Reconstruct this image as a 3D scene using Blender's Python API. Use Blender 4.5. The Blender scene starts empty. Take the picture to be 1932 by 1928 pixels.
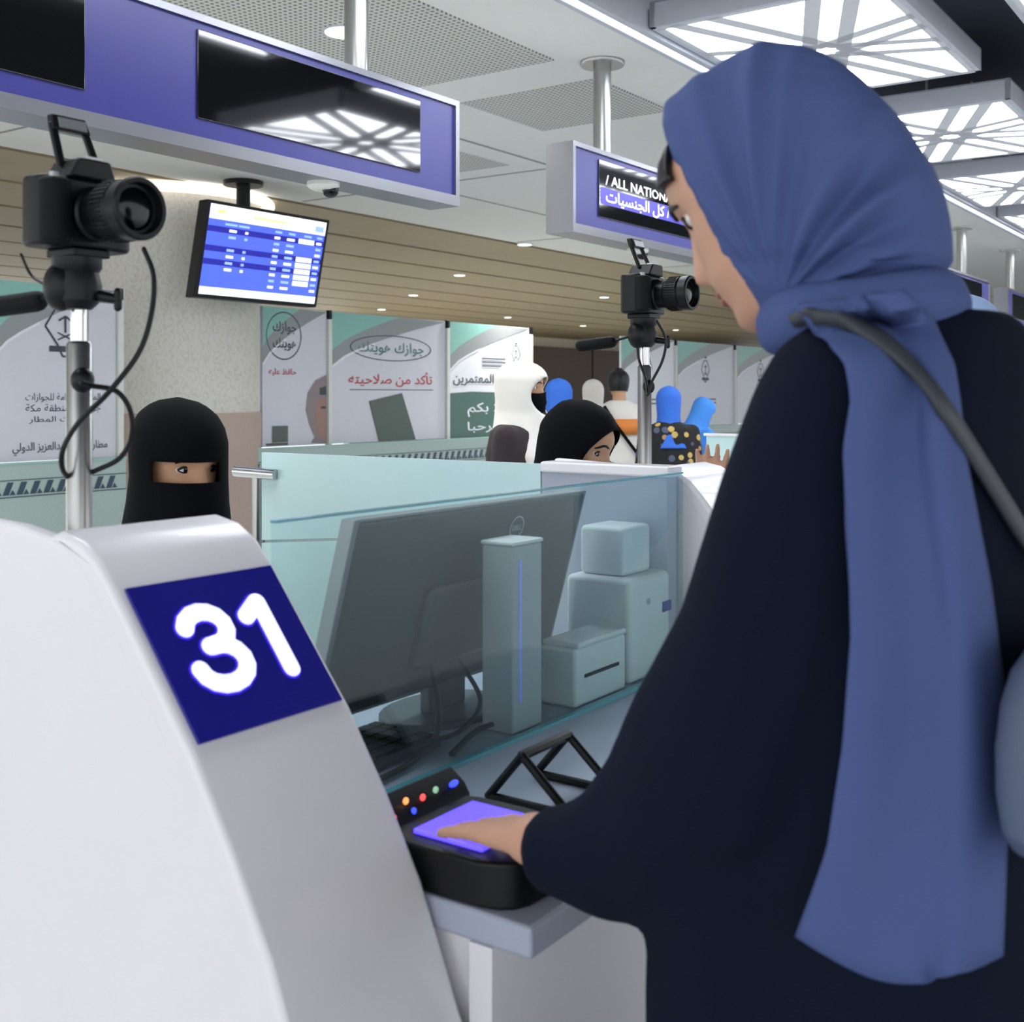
import bpy, bmesh, math, random, unicodedata
from mathutils import Vector, Matrix, noise
from mathutils.bvhtree import BVHTree

random.seed(7)
S = bpy.context.scene
COL = S.collection
V = Vector
R = math.radians

# ---------------------------------------------------------------- camera, light, exposure
F_PX, CX, HY, EYE = 2186.0, 966.0, 745.0, 1.40
cam_d = bpy.data.cameras.new('camera')
cam = bpy.data.objects.new('camera', cam_d)
COL.objects.link(cam)
cam.location = (0, 0, EYE)
cam.rotation_euler = (R(90), 0, 0)
cam_d.sensor_width = 36
cam_d.sensor_fit = 'HORIZONTAL'
cam_d.lens = 36 * F_PX / 1932
cam_d.shift_y = -(964 - HY) / 1932
cam_d.clip_start = 0.05
cam_d.clip_end = 200
cam_d.dof.use_dof = True
cam_d.dof.focus_distance = 3.0
cam_d.dof.aperture_fstop = 8.0
S.camera = cam

world = bpy.data.worlds.new('hall_daylight')
S.world = world
world.use_nodes = True
wb = world.node_tree.nodes['Background']
wb.inputs[0].default_value = (0.95, 0.975, 1.0, 1)
wb.inputs[1].default_value = 1.9

S.view_settings.view_transform = 'Standard'
S.view_settings.look = 'None'
S.view_settings.gamma = 1
S.view_settings.use_curve_mapping = False
S.view_settings.exposure = 0.0

PANEL_GLOW = 12.0
SPOT_W = 560

# ---------------------------------------------------------------- hall axes: a runs along the counters, b across them
ANG = math.atan2(0.8185, 0.5745)
H = Matrix.Rotation(ANG, 4, 'Z')
AX, BX = V((0.5745, 0.8185, 0)), V((-0.8185, 0.5745, 0))


def h(a, b, z=0.0):
    return H @ V((a, b, z))


def at(x, y, Y):
    return V(((x - CX) / F_PX * Y, Y, EYE + (HY - y) / F_PX * Y))


def pb(x, y, b):
    u = (x - CX) / F_PX
    Y = b / (0.5745 - 0.8185 * u)
    return V((Y * (0.5745 * u + 0.8185), b, EYE + (HY - y) / F_PX * Y))


def pz(x, y, z):
    u = (x - CX) / F_PX
    Y = (z - EYE) * F_PX / (HY - y)
    return V((Y * (0.5745 * u + 0.8185), Y * (0.5745 - 0.8185 * u), z))


# ---------------------------------------------------------------- materials
def lin(hx):
    hx = hx.lstrip('#')
    c = [int(hx[i:i + 2], 16) / 255 for i in (0, 2, 4)]
    return tuple((x / 12.92 if x <= 0.04045 else ((x + 0.055) / 1.055) ** 2.4) for x in c) + (1,)


MATS = {}


def mat(name, hx, rough=0.5, metal=0.0, var=0.06, scale=12.0, bump=0.0, bscale=None, emit=None, estr=0.0, spec=0.5, coat=0.0):
    if name in MATS:
        return MATS[name]
    m = bpy.data.materials.new(name)
    m.use_nodes = True
    nt = m.node_tree
    p = nt.nodes['Principled BSDF']
    p.inputs['Roughness'].default_value = rough
    p.inputs['Metallic'].default_value = metal
    p.inputs['Specular IOR Level'].default_value = spec
    p.inputs['Coat Weight'].default_value = coat
    tc = nt.nodes.new('ShaderNodeTexCoord')
    n = nt.nodes.new('ShaderNodeTexNoise')
    n.inputs['Scale'].default_value = scale
    n.inputs['Detail'].default_value = 4
    nt.links.new(tc.outputs['Object'], n.inputs['Vector'])
    mx = nt.nodes.new('ShaderNodeMix')
    mx.data_type = 'RGBA'
    c = lin(hx)
    mx.inputs[6].default_value = tuple(x * (1 - var) for x in c[:3]) + (1,)
    mx.inputs[7].default_value = tuple(min(1, x * (1 + var)) for x in c[:3]) + (1,)
    nt.links.new(n.outputs['Fac'], mx.inputs[0])
    nt.links.new(mx.outputs[2], p.inputs['Base Color'])
    if bump:
        n2 = nt.nodes.new('ShaderNodeTexNoise')
        n2.inputs['Scale'].default_value = bscale or scale * 4
        n2.inputs['Detail'].default_value = 3
        nt.links.new(tc.outputs['Object'], n2.inputs['Vector'])
        b = nt.nodes.new('ShaderNodeBump')
        b.inputs['Strength'].default_value = bump
        b.inputs['Distance'].default_value = 0.004
        nt.links.new(n2.outputs['Fac'], b.inputs['Height'])
        nt.links.new(b.outputs[0], p.inputs['Normal'])
    if emit:
        p.inputs['Emission Color'].default_value = lin(emit)
        p.inputs['Emission Strength'].default_value = estr
    MATS[name] = m
    return m


def glass_mat(name, hx, clear=0.9, rough=0.02):
    if name in MATS:
        return MATS[name]
    m = bpy.data.materials.new(name)
    m.use_nodes = True
    nt = m.node_tree
    nt.nodes.remove(nt.nodes['Principled BSDF'])
    out = nt.nodes['Material Output']
    tr = nt.nodes.new('ShaderNodeBsdfTransparent')
    tr.inputs[0].default_value = lin(hx)
    gl = nt.nodes.new('ShaderNodeBsdfGlossy')
    gl.inputs['Roughness'].default_value = rough
    gl.inputs[0].default_value = (0.9, 0.97, 1, 1)
    lw = nt.nodes.new('ShaderNodeLayerWeight')
    lw.inputs[0].default_value = 0.5
    pw_ = nt.nodes.new('ShaderNodeMath')
    pw_.operation = 'POWER'
    pw_.inputs[1].default_value = 4.0
    nt.links.new(lw.outputs['Facing'], pw_.inputs[0])
    mth = nt.nodes.new('ShaderNodeMath')
    mth.operation = 'MULTIPLY_ADD'
    mth.inputs[1].default_value = 0.3
    mth.inputs[2].default_value = 1 - clear
    nt.links.new(pw_.outputs[0], mth.inputs[0])
    mx = nt.nodes.new('ShaderNodeMixShader')
    nt.links.new(mth.outputs[0], mx.inputs[0])
    nt.links.new(tr.outputs[0], mx.inputs[1])
    nt.links.new(gl.outputs[0], mx.inputs[2])
    nt.links.new(mx.outputs[0], out.inputs[0])
    MATS[name] = m
    return m


def perforated_mat(name, hx, hole, step=0.034):
    m = mat(name, hx, 0.8)
    nt = m.node_tree
    p = nt.nodes['Principled BSDF']
    tc = nt.nodes.new('ShaderNodeTexCoord')
    sc = nt.nodes.new('ShaderNodeVectorMath')
    sc.operation = 'SCALE'
    sc.inputs['Scale'].default_value = 1 / step
    nt.links.new(tc.outputs['Object'], sc.inputs[0])
    fr = nt.nodes.new('ShaderNodeVectorMath')
    fr.operation = 'FRACTION'
    nt.links.new(sc.outputs[0], fr.inputs[0])
    sb = nt.nodes.new('ShaderNodeVectorMath')
    sb.operation = 'SUBTRACT'
    sb.inputs[1].default_value = (0.5, 0.5, 0)
    nt.links.new(fr.outputs[0], sb.inputs[0])
    ml = nt.nodes.new('ShaderNodeVectorMath')
    ml.operation = 'MULTIPLY'
    ml.inputs[1].default_value = (1, 1, 0)
    nt.links.new(sb.outputs[0], ml.inputs[0])
    ln = nt.nodes.new('ShaderNodeVectorMath')
    ln.operation = 'LENGTH'
    nt.links.new(ml.outputs[0], ln.inputs[0])
    lt = nt.nodes.new('ShaderNodeMath')
    lt.operation = 'LESS_THAN'
    lt.inputs[1].default_value = 0.27
    nt.links.new(ln.outputs['Value'], lt.inputs[0])
    mx = nt.nodes.new('ShaderNodeMix')
    mx.data_type = 'RGBA'
    mx.inputs[6].default_value = lin(hx)
    mx.inputs[7].default_value = lin(hole)
    nt.links.new(lt.outputs[0], mx.inputs[0])
    nt.links.new(mx.outputs[2], p.inputs['Base Color'])
    return m


def stone_mat(name, hx, vein):
    m = mat(name, hx, 0.55)
    nt = m.node_tree
    p = nt.nodes['Principled BSDF']
    tc = nt.nodes.new('ShaderNodeTexCoord')
    w = nt.nodes.new('ShaderNodeTexWave')
    w.inputs['Scale'].default_value = 6
    w.inputs['Distortion'].default_value = 14
    w.inputs['Detail'].default_value = 3
    w.inputs['Detail Scale'].default_value = 2.2
    nt.links.new(tc.outputs['Object'], w.inputs['Vector'])
    rp = nt.nodes.new('ShaderNodeValToRGB')
    rp.color_ramp.elements[0].position = 0.0
    rp.color_ramp.elements[0].color = lin(vein)
    rp.color_ramp.elements[1].position = 0.35
    rp.color_ramp.elements[1].color = lin(hx)
    nt.links.new(w.outputs['Fac'], rp.inputs[0])
    nt.links.new(rp.outputs[0], p.inputs['Base Color'])
    return m


def floral_mat(name):
    m = mat(name, '#0c0c10', 0.85)
    nt = m.node_tree
    p = nt.nodes['Principled BSDF']
    tc = nt.nodes.new('ShaderNodeTexCoord')
    v = nt.nodes.new('ShaderNodeTexVoronoi')
    v.inputs['Scale'].default_value = 17
    nt.links.new(tc.outputs['Object'], v.inputs['Vector'])
    rp = nt.nodes.new('ShaderNodeValToRGB')
    rp.color_ramp.interpolation = 'CONSTANT'
    e = rp.color_ramp.elements
    e[0].position = 0
    e[0].color = lin('#b59a58')
    e[1].position = 0.3
    e[1].color = lin('#4b4f66')
    e2 = e.new(0.6)
    e2.color = lin('#9a7a50')
    e3 = e.new(0.8)
    e3.color = lin('#14141a')
    nt.links.new(v.outputs['Color'], rp.inputs[0])
    lt = nt.nodes.new('ShaderNodeMath')
    lt.operation = 'LESS_THAN'
    lt.inputs[1].default_value = 0.36
    nt.links.new(v.outputs['Distance'], lt.inputs[0])
    mx = nt.nodes.new('ShaderNodeMix')
    mx.data_type = 'RGBA'
    mx.inputs[6].default_value = lin('#0c0c10')
    nt.links.new(rp.outputs[0], mx.inputs[7])
    nt.links.new(lt.outputs[0], mx.inputs[0])
    nt.links.new(mx.outputs[2], p.inputs['Base Color'])
    return m


WHITE_CEIL = mat('ceiling_paint', '#eeeeea', 0.9, var=0.02)
PERF = perforated_mat('perforated_metal', '#d5d6d0', '#77786f')
TAN = mat('tan_slat_wood', '#a8997a', 0.6, var=0.12, scale=3)
GROOVE = mat('slat_groove_dark', '#1c1812', 0.9)
DARKC = mat('dark_recess_paint', '#1c2634', 0.85)
FLOOR = mat('polished_terrazzo', '#c4c8c8', 0.25, var=0.12, scale=60)
BROWN = mat('brown_wood_panel', '#5e4a3c', 0.55, var=0.1, scale=4)
CREAM = mat('cream_paint', '#d8cfb9', 0.8)
STONE = stone_mat('carved_stone', '#dcd9d1', '#cecac2')
STONE_LOW = mat('pink_stone', '#bca89c', 0.6, scale=30)
LIT = mat('white_light_diffuser', '#ffffff', 0.5, emit='#f4f8ff', estr=PANEL_GLOW)
STRIPLIT = mat('strip_light_diffuser', '#ffffff', 0.5, emit='#f7faff', estr=2.2)
WARMLIT = mat('warm_light_diffuser', '#ffffff', 0.5, emit='#fff6e6', estr=1.3)
DOWNLIT = mat('downlight_diffuser', '#ffffff', 0.5, emit='#fffaf0', estr=4.0)
GRILLE = mat('light_grille_grey', '#b9bcc0', 0.6, emit='#c8ccd4', estr=0.25)
HOUSING = mat('light_housing_white', '#c9ccd6', 0.5)
STEEL = mat('brushed_steel', '#a8a8a6', 0.28, 1.0, var=0.05, scale=30)
CHROME = mat('chrome', '#c8c8c8', 0.12, 1.0)
SIGNBLUE = mat('sign_blue_panel', '#27297c', 0.32, spec=0.6)
SCREENBLK = mat('black_screen_glass', '#050608', 0.06, spec=1.0, coat=0.6)
SIGNFRAME = mat('sign_frame_metal', '#8f9097', 0.28, 0.85)
BLACKP = mat('black_plastic', '#0c0d0f', 0.42, spec=0.3)
BLACKR = mat('black_rubber_grip', '#090a0b', 0.65, spec=0.25, bump=0.3, bscale=400)
LENSG = mat('lens_glass', '#040508', 0.12, spec=0.35)
SILVERTXT = mat('silver_marking', '#b9bcc0', 0.35, 0.6)
KWHITE = mat('kiosk_white_lacquer', '#eceaee', 0.28, var=0.02, coat=0.2)
KGREY = mat('counter_grey_laminate', '#a9b0bd', 0.4, var=0.03)
PLATE = mat('number_plate_blue', '#1a1a80', 0.25, emit='#1c1c90', estr=0.12)
DIGIT = mat('backlit_digit_white', '#ffffff', 0.4, emit='#f2f2ff', estr=0.75)
HALO = mat('backlit_digit_halo', '#3320c8', 0.4, emit='#3a22ff', estr=0.55)
FROST = mat('frosted_glass_teal', '#c6e4e4', 0.35, var=0.02, emit=None)
GLASS = glass_mat('clear_glass', '#eef7f7', 0.965)
GLASSEDGE = mat('glass_edge_teal', '#5fa7b4', 0.15, emit=None)
MONGREY = mat('monitor_back_grey', '#3c3f42', 0.45)
MONTRIM = mat('monitor_trim_grey', '#8c9092', 0.35, 0.4)
DEVWHITE = mat('device_off_white', '#dfe2e4', 0.45, var=0.03)
DEVGREY = mat('device_grey', '#a9aeb2', 0.4, var=0.03)
DESK = mat('desk_grey_top', '#a9b1c2', 0.35, var=0.03)
GLOWP = mat('scanner_platen_glow', '#6a5cff', 0.2, emit='#5a48ff', estr=1.6)
LEDO = mat('led_orange', '#ff9a50', 0.4, emit='#ff9a50', estr=1.5)
LEDR = mat('led_red', '#ff4848', 0.4, emit='#ff5a50', estr=1.2)
LEDB = mat('led_blue', '#4060ff', 0.4, emit='#3a48ff', estr=1.6)
LEDG = mat('led_green', '#90c090', 0.4, emit='#9ad0a0', estr=0.7)
SKIN = mat('skin_light', '#c99a80', 0.5, var=0.06, scale=20)
SKIN2 = mat('skin_tan', '#c79876', 0.5, var=0.06, scale=20)
HAIR = mat('black_hair', '#0d0b0b', 0.45)
EYEW = mat('eye_white', '#e8e4e0', 0.2)
EYED = mat('eye_iris', '#1d1009', 0.1)
LASH = mat('eye_liner', '#0a0707', 0.6)
LIPS = mat('lips', '#b07a6c', 0.5)
NAVY = mat('navy_abaya_cloth', '#0e1526', 0.9, spec=0.12, var=0.1, bump=0.15, bscale=60)
SLATE = mat('slate_blue_scarf', '#4b5a8a', 0.85, spec=0.2, var=0.06, bump=0.12, bscale=300)
STRAPM = mat('dark_grey_strap', '#3b4047', 0.6)
BAGM = mat('grey_blue_bag', '#56627c', 0.55)
BLACKC = mat('black_cloth', '#0a0b0f', 0.9, spec=0.12, var=0.15)
WHITEC = mat('white_scarf_cloth', '#e6e2da', 0.85, var=0.03)
PALEBL = mat('pale_blue_scarf', '#a9c4ee', 0.8, var=0.04)
ROYAL = mat('royal_blue_scarf', '#2c64c4', 0.8)
SKYBL = mat('sky_blue_scarf', '#3f86d8', 0.8)
MAROON = mat('dark_maroon_dress', '#2c2226', 0.85)
FLORAL = floral_mat('floral_print_cloth')
ORANGE = mat('orange_stripe', '#e0863c', 0.7)
DKTROUS = mat('dark_trousers', '#23252c', 0.85)
BAN_BASE = mat('banner_lavender_grey', '#d0d1dc', 0.35, var=0.03)
BAN_WHITE = mat('banner_white', '#e4e6ee', 0.35, var=0.02)
BAN_TEAL = mat('banner_teal', '#86bcb1', 0.35)
BAN_GREY = mat('banner_swoosh_grey', '#8e9596', 0.35)
BAN_GREEN = mat('banner_green', '#41665c', 0.35)
BAN_TXT = mat('banner_dark_text', '#39444a', 0.5)
BAN_GTXT = mat('banner_green_text', '#4f8078', 0.5)
BAN_RED = mat('banner_red_text', '#b8473f', 0.5)
BAN_SKIN = mat('banner_portrait_skin', '#9f7c72', 0.5)
BAN_CLOTH = mat('banner_portrait_cloth', '#8f8184', 0.5)
PASSP = mat('banner_passport_green', '#4c5a52', 0.4)
BARR = mat('barrier_glass_grey_teal', '#a9bdb8', 0.3, var=0.15, scale=70)
BARRD = mat('barrier_dark_pattern', '#34485a', 0.4)
POSTW = mat('post_white', '#d9dcd6', 0.4)
TVB = mat('tv_light_blue_rows', '#4f66e8', 0.3, emit='#5570f4', estr=0.75)
TVD = mat('tv_dark_blue_rows', '#1c1ca0', 0.3, emit='#1a1cae', estr=0.6)
TVW = mat('tv_white', '#ffffff', 0.3, emit='#f4faff', estr=0.95)
TVY = mat('tv_yellow', '#e8e6a0', 0.3, emit='#e6e68c', estr=0.85)
TVC = mat('tv_text_cyan', '#9fc4ff', 0.3, emit='#9fc0ff', estr=0.8)
SIGNTXT = mat('sign_white_text', '#ffffff', 0.4, emit='#ffffff', estr=1.0)
SIGNBAND = mat('sign_text_band', '#4038a8', 0.3, emit='#3a34a8', estr=0.5)
PAPER = mat('white_paper', '#f4f6fa', 0.6)


# ---------------------------------------------------------------- mesh building
class MB:
    def __init__(s):
        s.v, s.f, s.m, s.cur = [], [], [], 0

    def add(s, vs, fs):
        o = len(s.v)
        s.v += [V(p) for p in vs]
        for f in fs:
            s.f.append([i + o for i in f])
            s.m.append(s.cur)
        return s

    def box(s, a0, a1, b0, b1, z0, z1, M=None):
        vs = [V((x, y, z)) for z in (z0, z1) for y in (b0, b1) for x in (a0, a1)]
        if M:
            vs = [M @ p for p in vs]
        return s.add(vs, [(0, 2, 3, 1), (4, 5, 7, 6), (0, 1, 5, 4), (2, 6, 7, 3), (0, 4, 6, 2), (1, 3, 7, 5)])

    def poly(s, pts):
        return s.add(pts, [list(range(len(pts)))])

    def prism(s, pts, vec):
        n = len(pts)
        vec = V(vec)
        vs = [V(p) for p in pts] + [V(p) + vec for p in pts]
        fs = [list(range(n))[::-1], [n + i for i in range(n)]]
        fs += [[i, (i + 1) % n, n + (i + 1) % n, n + i] for i in range(n)]
        return s.add(vs, fs)

    def loft(s, rings, cap=True, closed=True):
        n = len(rings[0])
        vs = [p for r in rings for p in r]
        fs = []
        for k in range(len(rings) - 1):
            for i in range(n if closed else n - 1):
                j = (i + 1) % n
                fs.append((k * n + i, k * n + j, (k + 1) * n + j, (k + 1) * n + i))
        if cap:
            fs.append(list(range(n))[::-1])
            fs.append([(len(rings) - 1) * n + i for i in range(n)])
        return s.add(vs, fs)

    def tube(s, path, r, seg=10, round_ends=False):
        P = [V(p) for p in path]
        rr = list(r) if isinstance(r, (list, tuple)) else [r] * len(P)
        if round_ends:
            d0 = (P[0] - P[1]).normalized()
            d1 = (P[-1] - P[-2]).normalized()
            r0, r1 = rr[0], rr[-1]
            pre = [(P[0] + d0 * r0 * math.sin(t), r0 * math.cos(t)) for t in (R(82), R(55), R(28))]
            post = [(P[-1] + d1 * r1 * math.sin(t), r1 * math.cos(t)) for t in (R(28), R(55), R(82))]
            P = [p for p, _ in pre] + P + [p for p, _ in post]
            rr = [q for _, q in pre] + rr + [q for _, q in post]
        T = []
        for i in range(len(P)):
            d = P[min(i + 1, len(P) - 1)] - P[max(i - 1, 0)]
            T.append(d.normalized() if d.length > 1e-9 else V((0, 0, 1)))
        up = V((0, 0, 1)) if abs(T[0].z) < 0.9 else V((1, 0, 0))
        nrm = (up - T[0] * up.dot(T[0])).normalized()
        rings = []
        for i, p in enumerate(P):
            nrm = (nrm - T[i] * nrm.dot(T[i])).normalized()
            bi = T[i].cross(nrm)
            rings.append([p + (nrm * math.cos(2 * math.pi * k / seg) + bi * math.sin(2 * math.pi * k / seg)) * rr[i] for k in range(seg)])
        return s.loft(rings)

    def lathe(s, prof, origin, axis, seg=28):
        o, ax = V(origin), V(axis).normalized()
        up = V((0, 0, 1)) if abs(ax.z) < 0.9 else V((1, 0, 0))
        e1 = (up - ax * up.dot(ax)).normalized()
        e2 = ax.cross(e1)
        rings = [[o + ax * hh + (e1 * math.cos(2 * math.pi * k / seg) + e2 * math.sin(2 * math.pi * k / seg)) * max(rr, 1e-4) for k in range(seg)] for rr, hh in prof]
        return s.loft(rings)

    def ell(s, c, rx, ry, rz, M=None, nu=20, nv=12):
        rings = []
        for j in range(nv + 1):
            ph = -math.pi / 2 + math.pi * j / nv
            cr = max(math.cos(ph), 0.01)
            ring = []
            for i in range(nu):
                t = 2 * math.pi * i / nu
                p = V((rx * cr * math.cos(t), ry * cr * math.sin(t), rz * math.sin(ph)))
                if M:
                    p = M.to_3x3() @ p
                ring.append(V(c) + p)
            rings.append(ring)
        return s.loft(rings)

    def stroke(s, pts, w, mp, depth, seg=8):
        """flat rounded stroke along a 2-D path; mp maps (x, y, d) to 3-D"""
        P = [V((p[0], p[1])) for p in pts]
        L, Rr = [], []
        for i, p in enumerate(P):
            d = (P[min(i + 1, len(P) - 1)] - P[max(i - 1, 0)]).normalized()
            n = V((-d.y, d.x))
            L.append(p + n * w / 2)
            Rr.append(p - n * w / 2)
        d1 = (P[-1] - P[-2]).normalized()
        d0 = (P[0] - P[1]).normalized()
        cap1 = []
        cap0 = []
        for k in range(1, seg):
            t = math.pi * k / seg
            n1 = V((-d1.y, d1.x))
            cap1.append(P[-1] + (n1 * math.cos(t) + d1 * math.sin(t)) * w / 2)
            n0 = V((-d0.y, d0.x))
            cap0.append(P[0] + (n0 * math.cos(t) + d0 * math.sin(t)) * w / 2)
        n = len(P)
        for i in range(n - 1):
            for dd in ([0.0, depth]):
                q = [mp(*x, dd) for x in (L[i], L[i + 1], Rr[i + 1], Rr[i])]
                s.add(q, [(0, 1, 2, 3)])
        for capp, e0, e1 in ((cap1, L[-1], Rr[-1]), (cap0, Rr[0], L[0])):
            s.add([mp(*x, depth) for x in [e0] + capp + [e1]], [list(range(len(capp) + 2))])
        out = L + cap1 + Rr[::-1] + cap0
        m = len(out)
        vs = [mp(*x, 0) for x in out] + [mp(*x, depth) for x in out]
        return s.add(vs, [(i, (i + 1) % m, m + (i + 1) % m, m + i) for i in range(m)])


W = {}
ID = Matrix.Identity(4)


def obj(name, mb, mats, parent=None, M=H, smooth=True, angle=38, bevel=0.0, bseg=2, solid=0.0, subsurf=0):
    if not isinstance(mats, (list, tuple)):
        mats = [mats]
    pts = [M @ p for p in mb.v]
    if parent is None:
        c = V((sum(p.x for p in pts) / len(pts), sum(p.y for p in pts) / len(pts), min(p.z for p in pts)))
        MW = Matrix.Translation(c) @ (M.to_3x3().to_4x4() if M is H else ID)
    else:
        MW = W[parent.name]
    inv = MW.inverted()
    me = bpy.data.meshes.new(name)
    me.from_pydata([inv @ p for p in pts], [], mb.f)
    for m in mats:
        me.materials.append(m)
    if len(mats) > 1:
        me.polygons.foreach_set('material_index', mb.m)
    bm = bmesh.new()
    bm.from_mesh(me)
    bmesh.ops.remove_doubles(bm, verts=bm.verts, dist=1e-6)
    bmesh.ops.recalc_face_normals(bm, faces=bm.faces)
    bm.to_mesh(me)
    bm.free()
    if smooth:
        me.polygons.foreach_set('use_smooth', [True] * len(me.polygons))
        me.set_sharp_from_angle(angle=R(angle))
    me.update()
    o = bpy.data.objects.new(name, me)
    COL.objects.link(o)
    if parent is None:
        o.matrix_world = MW
        W[o.name] = MW
    else:
        o.parent = parent
        W[o.name] = MW
    if solid:
        sm = o.modifiers.new('solid', 'SOLIDIFY')
        sm.thickness = solid
        sm.offset = 0
    if bevel:
        b = o.modifiers.new('bevel', 'BEVEL')
        b.width = bevel
        b.segments = bseg
        b.limit_method = 'ANGLE'
        b.angle_limit = R(40)
        b.harden_normals = True
    if subsurf:
        ss = o.modifiers.new('sub', 'SUBSURF')
        ss.levels = ss.render_levels = subsurf
    return o


def tag(o, label, cat, group=None, kind=None):
    o['label'] = label
    o['category'] = cat
    if group:
        o['group'] = group
    if kind:
        o['kind'] = kind
    return o


def thing(name, label, cat, p, group=None, rot=ANG):
    o = bpy.data.objects.new(name, None)
    o.empty_display_size = 0.05
    COL.objects.link(o)
    MW = Matrix.Translation(V(p)) @ Matrix.Rotation(rot, 4, 'Z')
    o.location = p
    o.rotation_euler = (0, 0, rot)
    W[o.name] = MW
    return tag(o, label, cat, group)


def struct(name, mb, mats, label, cat, **k):
    o = obj(name, mb, mats, None, **k)
    return tag(o, label, cat, None, 'structure')


def dup(root, p, label, group=None, rot=None):
    c = root.copy()
    COL.objects.link(c)
    c.location = p
    if rot is not None:
        c.rotation_euler = (0, 0, rot)
    W[c.name] = Matrix.Translation(V(p)) @ Matrix.Rotation(c.rotation_euler.z, 4, 'Z')
    c['label'] = label
    if group:
        c['group'] = group
    for ch in list(root.children):
        d = ch.copy()
        COL.objects.link(d)
        d.parent = c
        W[d.name] = W[c.name]
        for g in list(ch.children):
            e = g.copy()
            COL.objects.link(e)
            e.parent = d
            W[e.name] = W[c.name]
    return c


def remesh(o, voxel, it=3):
    r = o.modifiers.new('vox', 'REMESH')
    r.mode = 'VOXEL'
    r.voxel_size = voxel
    r.use_smooth_shade = True
    s = o.modifiers.new('smooth', 'SMOOTH')
    s.iterations = it
    s.factor = 0.5
    bpy.context.view_layer.update()
    dg = bpy.context.evaluated_depsgraph_get()
    me = bpy.data.meshes.new_from_object(o.evaluated_get(dg))
    o.modifiers.clear()
    mats = [m for m in o.data.materials]
    o.data = me
    me.materials.clear()
    for m in mats:
        me.materials.append(m)
    me.polygons.foreach_set('use_smooth', [True] * len(me.polygons))
    return o


# Arabic shaping: letters take their joined forms and run right to left
FORMS = {}
for cp in range(0xFE70, 0xFEFD):
    d = unicodedata.decomposition(chr(cp)).split()
    if len(d) == 2:
        FORMS.setdefault(int(d[1], 16), {})[d[0]] = chr(cp)
    elif len(d) == 3 and d[1] == '0644':
        FORMS.setdefault(('la', int(d[2], 16)), {})[d[0]] = chr(cp)


def arabic(t):
    out = []
    for wd in t.split(' '):
        L = [ord(c) for c in wd]
        i = 0
        prev = False
        res = []
        while i < len(L):
            key, stepn = L[i], 1
            if L[i] == 0x644 and i + 1 < len(L) and ('la', L[i + 1]) in FORMS:
                key, stepn = ('la', L[i + 1]), 2
            fm = FORMS.get(key, {})
            nxt = i + stepn < len(L) and '<final>' in FORMS.get(L[i + stepn], {})
            can = '<initial>' in fm
            if prev and can and nxt:
                g = fm.get('<medial>')
            elif prev:
                g = fm.get('<final>')
            elif can and nxt:
                g = fm.get('<initial>')
            else:
                g = fm.get('<isolated>')
            res.append(g or chr(L[i]))
            prev = can and nxt
            i += stepn
        out.append(''.join(res[::-1]))
    return ' '.join(out[::-1])


def text(mb, s, size, org, xd, yd, align='CENTER', bold=0.0, width=None):
    c = bpy.data.curves.new('t', 'FONT')
    c.body = s
    c.align_x = align
    c.offset = bold
    c.resolution_u = 2
    o = bpy.data.objects.new('t', c)
    COL.objects.link(o)
    bpy.context.view_layer.update()
    me = bpy.data.meshes.new_from_object(o)
    xs = [v.co.x for v in me.vertices] or [0, 1]
    fx = size
    if width:
        fx = width / max(max(xs) - min(xs), 1e-6)
    xd, yd, org = V(xd), V(yd), V(org)
    mb.add([org + xd * v.co.x * fx + yd * v.co.y * size for v in me.vertices], [list(p.vertices) for p in me.polygons])
    bpy.data.objects.remove(o)
    bpy.data.curves.remove(c)
    bpy.data.meshes.remove(me)
    return mb


def ring2d(mb, cx, cz, rx, rz, wd, mp, seg=36):
    vs, fs = [], []
    for i in range(seg):
        t = 2 * math.pi * i / seg
        vs += [mp(cx + rx * math.cos(t), cz + rz * math.sin(t)), mp(cx + (rx - wd) * math.cos(t), cz + (rz - wd) * math.sin(t))]
    for i in range(seg):
        j = (i + 1) % seg
        fs.append((2 * i, 2 * j, 2 * j + 1, 2 * i + 1))
    mb.add(vs, fs)


def disc2d(mb, cx, cz, rx, rz, mp, seg=24):
    mb.poly([mp(cx + rx * math.cos(2 * math.pi * i / seg), cz + rz * math.sin(2 * math.pi * i / seg)) for i in range(seg)])


def seg2d(mb, p, q, wd, mp):
    p, q = V(p), V(q)
    d = (q - p).normalized()
    n = V((-d.y, d.x)) * wd / 2
    mb.poly([mp(*(p + n)), mp(*(q + n)), mp(*(q - n)), mp(*(p - n))])


# ================================================================ THE HALL
CZ = 3.25
B_WALL = 8.3
struct('floor', MB().box(-6, 58, -14, 22, -0.1, 0), FLOOR, 'polished grey terrazzo floor of the hall', 'floor')
m = MB()
m.box(-6, 58, 2.93, 8.06, CZ, CZ + 0.12)
struct('ceiling', m, WHITE_CEIL, 'smooth white ceiling above the hanging blue signs', 'ceiling')
m = MB().box(-3, 58, -6, 2.93, 3.78, 3.9)
m.box(-6, 58, 2.93, 3.0, CZ + 0.12, 3.9)
struct('ceiling_dark_recess', m, DARKC, 'dark blue-black ceiling recess behind the patterned light panels', 'ceiling')
m = MB()
bb = 8.06
while bb < 20.6:
    m.box(-6, 58, bb + 0.10, min(bb + 1.23, 20.6), CZ, CZ + 0.05)
    bb += 1.23
m.cur = 1
m.box(-6, 58, 8.0, 20.7, CZ + 0.06, CZ + 0.12)
struct('ceiling_wood_slats', m, [TAN, GROOVE], 'tan wood slat ceiling beyond the banner wall', 'ceiling')
m = MB().box(22, 46, 20.6, 20.75, 0, CZ + 0.1)
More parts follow.
